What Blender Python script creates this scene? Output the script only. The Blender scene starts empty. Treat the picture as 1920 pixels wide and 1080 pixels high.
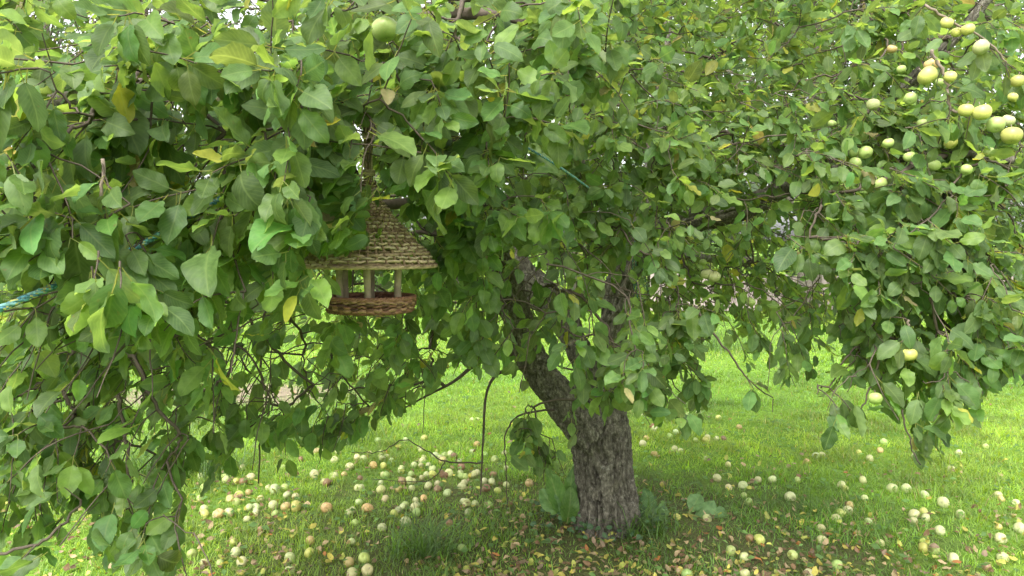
import bpy, math, random
import numpy as np
from mathutils import Vector, Matrix
rng = np.random.default_rng(11)
random.seed(11)
S = bpy.context.scene
COL = S.collection

# ------------------------------------------------------------------ camera, world, sun, exposure
F, CX, CY, H, PITCH = 1450.0, 960.0, 540.0, 1.5, math.radians(-3.5)
cam = bpy.data.cameras.new('camera'); cam_o = bpy.data.objects.new('camera', cam); COL.objects.link(cam_o)
cam.sensor_width = 36.0; cam.lens = F / 1920 * 36; cam.clip_end = 2000; cam.clip_start = 0.02
cam_o.location = (0, 0, H); cam_o.rotation_euler = (math.radians(90) + PITCH, 0, 0)
S.camera = cam_o
W = bpy.data.worlds.new('World'); S.world = W; W.use_nodes = True
nt = W.node_tree; nt.nodes.clear()
sky = nt.nodes.new('ShaderNodeTexSky'); sky.sky_type = 'NISHITA'; sky.sun_disc = False
SUN_EL, SUN_AZ = math.radians(52), math.radians(200)        # sun high, behind the camera and a little to its left
sky.sun_elevation = SUN_EL; sky.sun_rotation = SUN_AZ
sky.air_density = 1.0; sky.dust_density = 4.0; sky.ozone_density = 1.0
hs = nt.nodes.new('ShaderNodeHueSaturation'); hs.inputs['Saturation'].default_value = 0.10   # overcast: almost white sky
bg = nt.nodes.new('ShaderNodeBackground'); bg.inputs['Strength'].default_value = 0.15
wo = nt.nodes.new('ShaderNodeOutputWorld')
nt.links.new(sky.outputs[0], hs.inputs['Color']); nt.links.new(hs.outputs[0], bg.inputs[0]); nt.links.new(bg.outputs[0], wo.inputs[0])
sl = bpy.data.lights.new('sun', 'SUN'); sl.energy = 0.85; sl.angle = math.radians(40); sl.color = (1, .97, .92)
so = bpy.data.objects.new('sun', sl); COL.objects.link(so)
sd = Vector((math.sin(SUN_AZ) * math.cos(SUN_EL), math.cos(SUN_AZ) * math.cos(SUN_EL), math.sin(SUN_EL)))
so.rotation_euler = sd.to_track_quat('Z', 'Y').to_euler(); so.location = (-2, -6, 12)
S.view_settings.view_transform = 'Standard'; S.view_settings.look = 'None'
S.view_settings.exposure = 2.0; S.view_settings.gamma = 1; S.view_settings.use_curve_mapping = False
S.render.engine = 'CYCLES'
cy = S.cycles
cy.max_bounces = 10; cy.diffuse_bounces = 6; cy.transmission_bounces = 8; cy.glossy_bounces = 3; cy.use_denoising = True

# ------------------------------------------------------------------ helpers
cP, sP = math.cos(PITCH), math.sin(PITCH)
def P(px, py, d):
    """point seen at pixel (px,py) of the photograph, d metres along the optical axis"""
    px, py, d = np.broadcast_arrays(np.asarray(px, float), np.asarray(py, float), np.asarray(d, float))
    x = (px - CX) / F * d; u = -(py - CY) / F * d
    return np.stack([x, d * cP - u * sP, H + d * sP + u * cP], -1)
def proj(p):
    p = np.asarray(p, float); q = p - np.array([0, 0, H])
    d = q[..., 1] * cP + q[..., 2] * sP; u = -q[..., 1] * sP + q[..., 2] * cP
    dd = np.maximum(d, .05)
    return CX + q[..., 0] / dd * F, CY - u / dd * F, d
def G(px, py, z=0.0):
    """point on the ground under pixel"""
    px, py = np.asarray(px, float), np.asarray(py, float)
    a, b = (px - CX) / F, -(py - CY) / F
    dz = sP + b * cP; t = (z - H) / dz
    return np.stack([a * t, t * (cP - b * sP), np.zeros_like(t) + z], -1)
def norm(v): return v / np.maximum(np.linalg.norm(v, axis=-1, keepdims=True), 1e-9)
def _h(ix, iy, iz):
    n = (ix * 374761393 + iy * 668265263 + iz * 2147483647 * 3) & 0xFFFFFFFF
    n = ((n ^ (n >> 13)) * 1274126177) & 0xFFFFFFFF
    n = ((n ^ (n >> 16)) * 2246822519) & 0xFFFFFFFF
    return (n ^ (n >> 15)) / 4294967295.0
def noise3(p):
    p = np.asarray(p, float); i = np.floor(p).astype(np.int64); f = p - i; f = f * f * (3 - 2 * f)
    r = 0
    for a in (0, 1):
        for b in (0, 1):
            for c in (0, 1):
                w = (f[..., 0] if a else 1 - f[..., 0]) * (f[..., 1] if b else 1 - f[..., 1]) * (f[..., 2] if c else 1 - f[..., 2])
                r = r + w * _h(i[..., 0] + a, i[..., 1] + b, i[..., 2] + c)
    return r
def mesh_np(name, V, Q, mat, uv=None, fcol=None, smooth=True):
    V = np.ascontiguousarray(V, np.float32).reshape(-1, 3); Q = np.ascontiguousarray(Q, np.int32).reshape(-1, 4)
    me = bpy.data.meshes.new(name); n = len(Q)
    me.vertices.add(len(V)); me.vertices.foreach_set('co', V.ravel())
    me.loops.add(n * 4); me.loops.foreach_set('vertex_index', Q.ravel())
    me.polygons.add(n); me.polygons.foreach_set('loop_start', np.arange(n, dtype=np.int32) * 4)
    me.polygons.foreach_set('use_smooth', np.full(n, smooth))
    if uv is not None:
        l = me.uv_layers.new(name='UVMap'); l.data.foreach_set('uv', np.ascontiguousarray(np.asarray(uv, np.float32)[Q.ravel()]).ravel())
    if fcol is not None:
        a = me.attributes.new('tint', 'FLOAT_COLOR', 'FACE')
        c = np.ones((n, 4), np.float32); c[:, :3] = fcol; a.data.foreach_set('color', c.ravel())
    me.update(calc_edges=True); me.validate()
    if mat: me.materials.append(mat)
    return me
def link(name, me, parent=None, kind=None):
    o = bpy.data.objects.new(name, me); COL.objects.link(o)
    if parent is not None:
        o.parent = parent; o.matrix_parent_inverse = Matrix.Translation(-Vector(root_loc(parent)))
    if kind: o['kind'] = kind
    return o
def root_loc(o):
    v = Vector(o.location)
    while o.parent: o = o.parent; v = Vector(o.location)
    return v
def tag(o, label, cat, group=None):
    o['label'] = label; o['category'] = cat
    if group: o['group'] = group
    return o
def thing(name, loc, label, cat, group=None):
    o = bpy.data.objects.new(name, None); COL.objects.link(o); o.location = tuple(float(v) for v in loc); o.empty_display_size = .05
    return tag(o, label, cat, group)

def frames(pts):
    pts = np.asarray(pts, float); t = np.gradient(pts, axis=0); t = norm(t)
    up = np.array([0., 1, 0]) if abs(t[0][1]) < .9 else np.array([1., 0, 0])
    ns = []; n = norm(np.cross(up, t[0]))
    for k in range(len(pts)):
        n = norm(n - t[k] * np.dot(n, t[k])); ns.append(n)
    ns = np.array(ns); return t, ns, np.cross(t, ns)
def catmull(pts, per):
    pts = np.asarray(pts, float); p = np.vstack([2 * pts[0] - pts[1], pts, 2 * pts[-1] - pts[-2]]); out = []
    for i in range(1, len(p) - 2):
        t = np.linspace(0, 1, per, endpoint=False)[:, None]
        a, b, c, d = p[i - 1], p[i], p[i + 1], p[i + 2]
        out.append(.5 * (2 * b + (c - a) * t + (2 * a - 5 * b + 4 * c - d) * t ** 2 + (3 * b - a - 3 * c + d) * t ** 3))
    out.append(pts[-1][None]); return np.vstack(out)
def tube(pts, rad, sides=6, cap=True):
    """verts, quads, uv of a tapered tube"""
    pts = np.asarray(pts, float); n = len(pts); rad = np.broadcast_to(np.asarray(rad, float), (n,))
    t, a, b = frames(pts); th = np.arange(sides) / sides * 2 * np.pi
    V = pts[:, None] + rad[:, None, None] * (np.cos(th)[None, :, None] * a[:, None] + np.sin(th)[None, :, None] * b[:, None])
    V = V.reshape(-1, 3); i = np.arange(n - 1)[:, None] * sides; j = np.arange(sides)[None]; k = (j + 1) % sides
    Q = np.stack([i + j, i + k, i + sides + k, i + sides + j], -1).reshape(-1, 4)
    if cap:
        c0, c1 = len(V), len(V) + 1
        V = np.vstack([V, pts[:1], pts[-1:] + t[-1:] * rad[-1] * .6])
        h = sides // 2
        ex = []
        for m in range(0, sides, 2):
            e = (n - 1) * sides
            ex.append([c1, e + m, e + (m + 1) % sides, e + (m + 2) % sides])
            ex.append([c0, (m + 2) % sides, (m + 1) % sides, m])
        Q = np.vstack([Q, ex])
    return V, Q
class Bag:
    def __init__(s): s.V, s.Q, s.C, s.U, s.n = [], [], [], [], 0
    def add(s, V, Q, col=None, uv=None):
        s.V.append(V); s.Q.append(np.asarray(Q) + s.n); s.n += len(V)
        if col is not None: s.C.append(np.broadcast_to(np.asarray(col, float), (len(Q), 3)))
        if uv is not None: s.U.append(uv)
    def mesh(s, name, mat, smooth=True):
        return mesh_np(name, np.vstack(s.V), np.vstack(s.Q), mat, np.vstack(s.U) if s.U else None, np.vstack(s.C) if s.C else None, smooth)

# ------------------------------------------------------------------ materials
def nmat(name):
    m = bpy.data.materials.new(name); m.use_nodes = True; n = m.node_tree; n.nodes.clear()
    return m, n, n.nodes.new('ShaderNodeOutputMaterial')
def N(nt, typ, **kw):
    n = nt.nodes.new(typ)
    for k, v in kw.items():
        if k.startswith('i_'): n.inputs[k[2:].replace('_', ' ')].default_value = v
        else: setattr(n, k, v)
    return n
def ramp(nt, fac, stops):
    r = nt.nodes.new('ShaderNodeValToRGB'); e = r.color_ramp.elements
    while len(e) < len(stops): e.new(.5)
    for k, (p, c) in enumerate(stops):
        e[k].position = p; e[k].color = (*c, 1) if len(c) == 3 else c
    nt.links.new(fac, r.inputs[0]); return r.outputs[0]
def mixc(nt, fac, a, b, mode='MIX'):
    m = nt.nodes.new('ShaderNodeMix'); m.data_type = 'RGBA'; m.blend_type = mode
    for s, v in ((m.inputs[0], fac), (m.inputs[6], a), (m.inputs[7], b)):
        if hasattr(v, 'is_linked'): nt.links.new(v, s)
        elif isinstance(v, (int, float)): s.default_value = v
        else: s.default_value = (*v, 1)
    return m.outputs[2]
def math_(nt, op, a, b=0.0, c=0.0):
    m = nt.nodes.new('ShaderNodeMath'); m.operation = op
    for s, v in zip(m.inputs, (a, b, c)):
        if hasattr(v, 'is_linked'): nt.links.new(v, s)
        else: s.default_value = v
    return m.outputs[0]
def noise(nt, vec, scale, detail=3, rough=.55):
    n = nt.nodes.new('ShaderNodeTexNoise'); n.inputs['Scale'].default_value = scale; n.inputs['Detail'].default_value = detail; n.inputs['Roughness'].default_value = rough
    if vec is not None: nt.links.new(vec, n.inputs['Vector'])
    return n.outputs['Fac']
def tint_src(n, src):
    if src == 'object': return N(n, 'ShaderNodeObjectInfo').outputs['Color']
    return N(n, 'ShaderNodeAttribute', attribute_name='tint').outputs['Color']

def leaf_material(name, src, translucent=.52, veins=True, rough=.5):
    m, n, out = nmat(name); L = n.links.new
    tint = tint_src(n, src)
    pos = N(n, 'ShaderNodeNewGeometry'); P_ = pos.outputs['Position']
    n1 = noise(n, P_, 38, 3); col = mixc(n, 1.0, tint, ramp(n, n1, [(.3, (.70, .74, .68)), (.7, (1.28, 1.22, 1.25))]), 'MULTIPLY')
    bump_h = None
    if veins:
        uv = N(n, 'ShaderNodeUVMap'); sp = N(n, 'ShaderNodeSeparateXYZ'); L(uv.outputs[0], sp.inputs[0])
        au = math_(n, 'ABSOLUTE', math_(n, 'SUBTRACT', sp.outputs[0], .5))
        rib = math_(n, 'SUBTRACT', 1.0, math_(n, 'MULTIPLY', au, 17.0)); rib = math_(n, 'MAXIMUM', rib, 0.0)
        ph = math_(n, 'MULTIPLY', math_(n, 'SUBTRACT', sp.outputs[1], math_(n, 'MULTIPLY', au, .62)), 31.0)
        sv = math_(n, 'POWER', math_(n, 'ABSOLUTE', math_(n, 'SINE', ph)), 8.0)
        sv = math_(n, 'SUBTRACT', 1.0, math_(n, 'POWER', math_(n, 'ABSOLUTE', math_(n, 'SINE', ph)), .28))
        sv = math_(n, 'MAXIMUM', sv, 0.0)
        vein = math_(n, 'MAXIMUM', math_(n, 'MULTIPLY', rib, .6), math_(n, 'MULTIPLY', sv, .36))
        lightc = mixc(n, .55, col, (.26, .33, .12))
        col = mixc(n, vein, col, lightc)
        stalk = math_(n, 'LESS_THAN', sp.outputs[1], -.001)
        col = mixc(n, stalk, col, (.20, .22, .07))
        # brown blotches and eaten, dry margins
        n2 = noise(n, P_, 60, 2); sp1 = ramp(n, n2, [(.70, (0, 0, 0)), (.75, (1, 1, 1))])
        n3 = noise(n, P_, 6, 1); sp2 = ramp(n, n3, [(.5, (0, 0, 0)), (.66, (1, 1, 1))])
        blot = math_(n, 'MULTIPLY', math_(n, 'MULTIPLY', sp1, sp2), .75)
        col = mixc(n, blot, col, (.17, .10, .04))
        bump_h = math_(n, 'ADD', math_(n, 'MULTIPLY', vein, -.9), math_(n, 'MULTIPLY', noise(n, P_, 160, 2), .5))
    under = mixc(n, 1.0, mixc(n, .35, col, (.17, .21, .12)), (1.1, 1.12, 1.1), 'MULTIPLY')
    colf = mixc(n, pos.outputs['Backfacing'], col, under)
    b = N(n, 'ShaderNodeBsdfPrincipled'); L(colf, b.inputs['Base Color']); b.inputs['Roughness'].default_value = rough
    b.inputs['Specular IOR Level'].default_value = .34
    if bump_h is not None:
        bp = N(n, 'ShaderNodeBump'); bp.inputs['Strength'].default_value = .35; bp.inputs['Distance'].default_value = .0015
        L(bump_h, bp.inputs['Height']); L(bp.outputs[0], b.inputs['Normal'])
    tr = N(n, 'ShaderNodeBsdfTranslucent'); L(mixc(n, 1.0, col, (2.6, 2.3, 1.15), 'MULTIPLY'), tr.inputs[0])
    mx = N(n, 'ShaderNodeMixShader'); mx.inputs[0].default_value = translucent
    L(b.outputs[0], mx.inputs[1]); L(tr.outputs[0], mx.inputs[2]); L(mx.outputs[0], out.inputs[0])
    return m
def plain(name, base, var=.25, scale=40, rough=.7, bump=.2, bscale=None, src=None, spec=.3):
    m, n, out = nmat(name); L = n.links.new
    tc = N(n, 'ShaderNodeTexCoord').outputs['Object']
    f = noise(n, tc, scale, 4)
    b0 = tint_src(n, src) if src else base
    col = mixc(n, 1.0, b0, ramp(n, f, [(.25, (1 - var,) * 3), (.75, (1 + var,) * 3)]), 'MULTIPLY')
    b = N(n, 'ShaderNodeBsdfPrincipled'); L(col, b.inputs['Base Color']); b.inputs['Roughness'].default_value = rough; b.inputs['Specular IOR Level'].default_value = spec
    bp = N(n, 'ShaderNodeBump'); bp.inputs['Strength'].default_value = bump; bp.inputs['Distance'].default_value = .004
    L(noise(n, tc, bscale or scale * 3, 3), bp.inputs['Height']); L(bp.outputs[0], b.inputs['Normal']); L(b.outputs[0], out.inputs[0])
    return m
def bark_material(name, dark, mid, pale, scale=1.0):
    m, n, out = nmat(name); L = n.links.new
    tc = N(n, 'ShaderNodeTexCoord').outputs['Object']
    mp = N(n, 'ShaderNodeMapping'); mp.inputs['Scale'].default_value = (1, 1, .5); L(tc, mp.inputs[0])
    a = noise(n, mp.outputs[0], 70 * scale, 6, .7); b_ = noise(n, tc, 11 * scale, 4, .6)
    c = noise(n, tc, 150 * scale, 3, .6)
    col = ramp(n, a, [(.3, dark), (.52, mid), (.74, pale)])
    col = mixc(n, 1.0, col, ramp(n, b_, [(.3, (.85, .84, .82)), (.7, (1.14, 1.13, 1.1))]), 'MULTIPLY')
    lich = math_(n, 'MULTIPLY', ramp(n, noise(n, tc, 26 * scale, 4, .7), [(.58, (0, 0, 0)), (.66, (1, 1, 1))]), ramp(n, c, [(.4, (0, 0, 0)), (.6, (1, 1, 1))]))
    col = mixc(n, math_(n, 'MULTIPLY', lich, .5), col, (.36, .36, .31))
    moss = ramp(n, noise(n, tc, 5 * scale, 3), [(.6, (0, 0, 0)), (.74, (1, 1, 1))])
    col = mixc(n, math_(n, 'MULTIPLY', moss, .35), col, (.13, .13, .05))
    b = N(n, 'ShaderNodeBsdfPrincipled'); L(col, b.inputs['Base Color']); b.inputs['Roughness'].default_value = .88; b.inputs['Specular IOR Level'].default_value = .2
    bp = N(n, 'ShaderNodeBump'); bp.inputs['Strength'].default_value = .8; bp.inputs['Distance'].default_value = .014
    L(math_(n, 'ADD', a, math_(n, 'MULTIPLY', c, .35)), bp.inputs['Height']); L(bp.outputs[0], b.inputs['Normal']); L(b.outputs[0], out.inputs[0])
    return m
M_leaf_o = leaf_material('leaf_single', 'object'); M_leaf_a = leaf_material('leaf_mass', 'attr')
M_far = leaf_material('far_foliage', 'attr', veins=False, translucent=.3, rough=.6)
M_grass = leaf_material('grass_blade', 'attr', veins=False, translucent=.42, rough=.55)
M_dry_o = leaf_material('dry_leaf_single', 'object', translucent=.15, rough=.7); M_dry_a = leaf_material('dry_leaf_mass', 'attr', translucent=.15, rough=.7)
M_big = leaf_material('broad_leaf', 'attr', translucent=.3)
M_bark = bark_material('apple_bark', (.022, .019, .015), (.122, .112, .088), (.32, .30, .25))
M_bark2 = bark_material('grey_bark', (.05, .043, .036), (.15, .13, .11), (.28, .26, .23))
M_twig = plain('twig_bark', (.075, .058, .042), .3, 60, .8, .3)
M_twigp = plain('pale_twig_bark', (.20, .155, .12), .25, 80, .7, .2)
M_wick = plain('wicker', None, .3, 90, .62, .25, src='attr')
M_post = plain('peeled_post', (.27, .215, .14), .3, 45, .75, .3)

# apple skin
def apple_material(name):
    m, n, out = nmat(name); L = n.links.new
    oi = N(n, 'ShaderNodeObjectInfo'); tc = N(n, 'ShaderNodeTexCoord').outputs['Object']
    add = N(n, 'ShaderNodeVectorMath', operation='ADD'); L(tc, add.inputs[0])
    mu = N(n, 'ShaderNodeVectorMath', operation='SCALE'); mu.inputs[3].default_value = 7.3
    cv = N(n, 'ShaderNodeCombineXYZ'); L(oi.outputs['Random'], cv.inputs[0]); L(oi.outputs['Random'], cv.inputs[1]); L(cv.outputs[0], mu.inputs[0]); L(mu.outputs[0], add.inputs[1])
    v = add.outputs[0]
    col = mixc(n, 1.0, oi.outputs['Color'], ramp(n, noise(n, v, 22, 3), [(.3, (.8, .86, .75)), (.7, (1.12, 1.08, 1.05))]), 'MULTIPLY')
    blush = ramp(n, noise(n, v, 14, 2), [(.55, (0, 0, 0)), (.75, (1, 1, 1))]); col = mixc(n, math_(n, 'MULTIPLY', blush, .25), col, (.55, .33, .10))
    bruise = ramp(n, noise(n, v, 30, 3, .6), [(.62, (0, 0, 0)), (.66, (1, 1, 1))]); col = mixc(n, math_(n, 'MULTIPLY', bruise, .7), col, (.16, .085, .035))
    dots = ramp(n, noise(n, v, 260, 1), [(.68, (0, 0, 0)), (.75, (1, 1, 1))]); col = mixc(n, math_(n, 'MULTIPLY', dots, .3), col, (.2, .16, .07))
    b = N(n, 'ShaderNodeBsdfPrincipled'); L(col, b.inputs['Base Color']); b.inputs['Roughness'].default_value = .42; b.inputs['Specular IOR Level'].default_value = .4
    b.inputs['Subsurface Weight'].default_value = .0
    L(b.outputs[0], out.inputs[0]); return m
M_apple = apple_material('apple_skin')

# ground
m, n, out = nmat('lawn_soil'); L = n.links.new
tc = N(n, 'ShaderNodeNewGeometry').outputs['Position']
g1 = noise(n, tc, 1.4, 5, .6); g2 = noise(n, tc, 22, 4, .65); g3 = noise(n, tc, 90, 3, .6)
lawn = ramp(n, g2, [(.3, (.085, .165, .022)), (.5, (.14, .26, .034)), (.72, (.19, .32, .05))])
lawn = mixc(n, 1.0, lawn, ramp(n, g1, [(.3, (.7, .76, .7)), (.7, (1.25, 1.16, 1.1))]), 'MULTIPLY')
soil = ramp(n, g3, [(.3, (.045, .036, .022)), (.55, (.10, .082, .05)), (.75, (.17, .14, .085))])
# bare earth under the tree and in the worn patch on the left
def spot(c, rx, ry, soft):
    mp = N(n, 'ShaderNodeVectorMath', operation='SUBTRACT'); L(tc, mp.inputs[0]); mp.inputs[1].default_value = (c[0], c[1], 0)
    dv = N(n, 'ShaderNodeVectorMath', operation='DIVIDE'); L(mp.outputs[0], dv.inputs[0]); dv.inputs[1].default_value = (rx, ry, 1)
    ln = N(n, 'ShaderNodeVectorMath', operation='LENGTH'); L(dv.outputs[0], ln.inputs[0])
    v = math_(n, 'ADD', ln.outputs['Value'], math_(n, 'MULTIPLY', math_(n, 'SUBTRACT', noise(n, tc, 3.5, 4, .65), .5), 1.1))
    return ramp(n, v, [(1 - soft, (1, 1, 1)), (1.0, (0, 0, 0))])
s1 = spot((.35, 3.7), 2.2, 1.7, .45); s2 = spot((-2.75, 7.5), 1.5, .7, .35)
col = mixc(n, math_(n, 'MULTIPLY', s1, .8), lawn, soil)
col = mixc(n, math_(n, 'MULTIPLY', s2, .9), col, mixc(n, g2, (.20, .15, .11), (.34, .27, .21)))
b = N(n, 'ShaderNodeBsdfPrincipled'); L(col, b.inputs['Base Color']); b.inputs['Roughness'].default_value = .95; b.inputs['Specular IOR Level'].default_value = .1
bp = N(n, 'ShaderNodeBump'); bp.inputs['Strength'].default_value = .7; bp.inputs['Distance'].default_value = .03
L(math_(n, 'ADD', g3, g2), bp.inputs['Height']); L(bp.outputs[0], b.inputs['Normal']); L(b.outputs[0], out.inputs[0])
M_ground = m

# ------------------------------------------------------------------ leaf shapes
def leaf_template(ns, na, r, wid=None, serr=.03, curl=None, petiole=True, stalk=.30):
    t = np.linspace(0, 1, ns); W_ = wid or r.uniform(.26, .35)
    tp = t ** r.uniform(.84, 1.04)
    w = W_ * np.sin(np.pi * np.clip(tp, 0, 1)) ** r.uniform(.58, .70) * (1 - .22 * t ** r.uniform(3, 6))
    w[0] = W_ * .05; w[-1] = .008
    u = np.linspace(-1, 1, na)
    k = r.uniform(-.25, 1.05) if curl is None else curl
    ang = -k * (t - .15); dy = np.cos(ang); dz = np.sin(ang)
    yc = np.concatenate([[0], np.cumsum((dy[1:] + dy[:-1]) / 2)]) / (ns - 1); zc = np.concatenate([[0], np.cumsum((dz[1:] + dz[:-1]) / 2)]) / (ns - 1)
    side = np.cumsum(r.normal(0, .008, ns)); fold = r.uniform(-.05, .6); ph = r.uniform(0, 6.3); fr = r.uniform(1.2, 3.0); wa = r.uniform(.012, .055)
    jl = 1 + serr * np.sin(np.arange(ns) * 2.4) + r.normal(0, .025, ns); jr = 1 + serr * np.sin(np.arange(ns) * 2.4 + 1) + r.normal(0, .025, ns)
    if r.random() < .3 and ns > 5: jl[r.integers(2, ns - 2)] *= .72
    V = np.zeros((ns, na, 3)); UV = np.zeros((ns, na, 2))
    for j, uu in enumerate(u):
        e = np.where(uu < 0, jl, jr) if abs(uu) > .6 else 1.0
        x = uu * w * e; au = np.abs(uu)
        zz = fold * np.abs(x) + wa * np.sin(2 * np.pi * fr * t + ph + (1.7 if uu > 0 else 0)) * au ** 1.5 * (1.2 - t * .3) - .35 * np.abs(x) ** 2 * r.uniform(0, 2)
        zz = zz + r.normal(0, .012, ns) * (au > .2)
        V[:, j, 0] = x * np.cos(fold * .6) + side * .5; V[:, j, 1] = yc - zz * dz; V[:, j, 2] = zc + zz * dy
        UV[:, j, 0] = .5 + uu * .5; UV[:, j, 1] = t
    i = np.arange(ns - 1)[:, None] * na; j = np.arange(na - 1)[None]
    Q = np.stack([i + j, i + j + 1, i + na + j + 1, i + na + j], -1).reshape(-1, 4)
    V = V.reshape(-1, 3); UV = UV.reshape(-1, 2)
    if petiole:
        b0 = len(V); s = stalk; wv = .013
        pv = np.array([[-wv, -s, .06], [wv, -s, .06], [wv, -s * .45, .015], [-wv, -s * .45, .015], [wv, .02, -.004], [-wv, .02, -.004],
                       [0, -s, .06 - wv], [0, -s, .06 + wv], [0, .02, -.004 + wv], [0, .02, -.004 - wv]])
        V = np.vstack([V, pv]); UV = np.vstack([UV, np.tile([[.5, -.2]], (len(pv), 1))])
        Q = np.vstack([Q, [[b0, b0 + 1, b0 + 2, b0 + 3], [b0 + 3, b0 + 2, b0 + 4, b0 + 5], [b0 + 6, b0 + 9, b0 + 8, b0 + 7]]])
    return V, Q, UV
rt = np.random.default_rng(5)
T0 = [leaf_template(14, 5, rt, serr=.03) for _ in range(16)] + [leaf_template(14, 5, rt, curl=c) for c in (1.9, -.7)]
T1 = [leaf_template(8, 3, rt, serr=.04) for _ in range(16)]
T2 = [leaf_template(3, 3, rt, serr=0, petiole=False) for _ in range(6)]
TD = [leaf_template(7, 5, rt, curl=c, petiole=False) for c in (.3, -.8, 1.4, 2.2, -1.3, .8)]

def leaf_frames(d, nrm):
    d = norm(d); nrm = norm(nrm - d * np.sum(nrm * d, -1, keepdims=True)); r = np.cross(d, nrm)
    return r, d, nrm
def leaves_mesh(name, T, pos, d, nrm, Lg, col, mat, variant=None):
    r, d, n_ = leaf_frames(d, nrm); var = rng.integers(0, len(T), len(pos)) if variant is None else variant
    Vs, Qs, Us, Cs, off = [], [], [], [], 0
    for k, (tv, tq, tu) in enumerate(T):
        s = np.where(var == k)[0]
        if not len(s): continue
        V = pos[s][:, None] + Lg[s][:, None, None] * (tv[None, :, 0:1] * r[s][:, None] + tv[None, :, 1:2] * d[s][:, None] + tv[None, :, 2:3] * n_[s][:, None])
        Vs.append(V.reshape(-1, 3)); Qs.append((tq[None] + (np.arange(len(s)) * len(tv))[:, None, None] + off).reshape(-1, 4)); off += len(s) * len(tv)
        Us.append(np.tile(tu, (len(s), 1))); Cs.append(np.repeat(col[s], len(tq), 0))
    return mesh_np(name, np.vstack(Vs), np.vstack(Qs), mat, np.vstack(Us), np.vstack(Cs))

# ------------------------------------------------------------------ the setting
ground = link('lawn', mesh_np('lawn', [[-300, -60, 0], [300, -60, 0], [300, 500, 0], [-300, 500, 0]], [[0, 1, 2, 3]], M_ground), kind='structure')

# ------------------------------------------------------------------ the apple tree: limbs
TREE = (0.49, 4.05, 0.0)
tree = thing('apple_tree', TREE, 'old spreading apple tree with a grey forked trunk and low hanging leafy branches', 'tree')
LIMBS = {   # px, py, depth, radius
 'trunk': [(1137, 1014, 4.05, .182), (1137, 980, 4.05, .165), (1136, 945, 4.05, .157), (1133, 900, 4.05, .158), (1129, 850, 4.05, .163), (1125, 805, 4.04, .162), (1121, 770, 4.02, .137), (1122, 740, 3.96, .10)],
 'a': [(1108, 815, 3.93, .10), (1062, 762, 3.90, .088), (1018, 706, 3.86, .083), (988, 650, 3.80, .077), (966, 585, 3.72, .074), (940, 515, 3.62, .078), (900, 430, 3.45, .064), (862, 335, 3.2, .056), (822, 235, 2.95, .05), (792, 140, 2.75, .045), (745, 40, 2.55, .036), (690, -80, 2.4, .028)],
 'b': [(1118, 800, 3.98, .09), (1098, 690, 4.05, .072), (1058, 600, 4.1, .074), (1012, 540, 4.15, .074), (965, 480, 4.25, .062), (905, 380, 4.4, .05), (872, 230, 4.6, .04), (850, 40, 4.9, .03)],
 'c': [(1132, 810, 3.98, .11), (1146, 700, 4.02, .078), (1153, 610, 4.05, .074), (1166, 525, 4.08, .076), (1212, 455, 4.08, .076), (1300, 415, 4.0, .066), (1400, 388, 3.9, .06), (1482, 345, 3.8, .05), (1562, 282, 3.6, .04), (1670, 190, 3.3, .032), (1800, 60, 3.1, .022), (1900, -60, 3.0, .015)],
 'd': [(1172, 515, 4.1, .05), (1205, 400, 4.35, .045), (1232, 250, 4.7, .038), (1250, 60, 5.0, .03), (1260, -120, 5.2, .02)],
 'e': [(800, 160, 2.78, .04), (712, 112, 2.45, .034), (560, 135, 2.15, .029), (300, 178, 1.98, .025), (50, 192, 1.9, .021), (-220, 215, 1.9, .016)],
 'f': [(1470, 352, 3.82, .035), (1600, 310, 3.3, .027), (1740, 285, 2.85, .021), (1900, 300, 2.6, .015)],
 'g': [(1040, 580, 4.12, .04), (900, 540, 4.5, .034), (740, 500, 4.8, .027), (560, 480, 4.9, .021), (380, 520, 4.8, .014)],
 'h': [(1200, 465, 4.1, .04), (1290, 480, 4.7, .034), (1420, 490, 5.2, .026), (1560, 500, 5.5, .018)],
 'i': [(880, 385, 3.3, .03), (760, 380, 2.9, .021), (560, 410, 2.5, .015), (360, 470, 2.35, .011), (180, 570, 2.25, .007), (60, 700, 2.2, .004)],
 'j': [(1000, 668, 3.83, .016), (930, 668, 3.7, .012), (888, 686, 3.62, .0095), (850, 716, 3.55, .0075), (800, 742, 3.5, .005), (738, 776, 3.42, .003)],
 'k': [(1010, 692, 3.85, .011), (985, 690, 3.76, .0095), (958, 691, 3.68, .0085), (930, 704, 3.62, .0075), (915, 728, 3.58, .0065), (909, 762, 3.56, .0065), (907, 805, 3.54, .0055), (904, 862, 3.5, .004), (901, 928, 3.5, .0025)],
 'l': [(745, 40, 2.55, .028), (900, 25, 2.3, .018), (1030, 60, 2.2, .012), (1130, 130, 2.2, .006)],
}
CURV = {}
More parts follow.
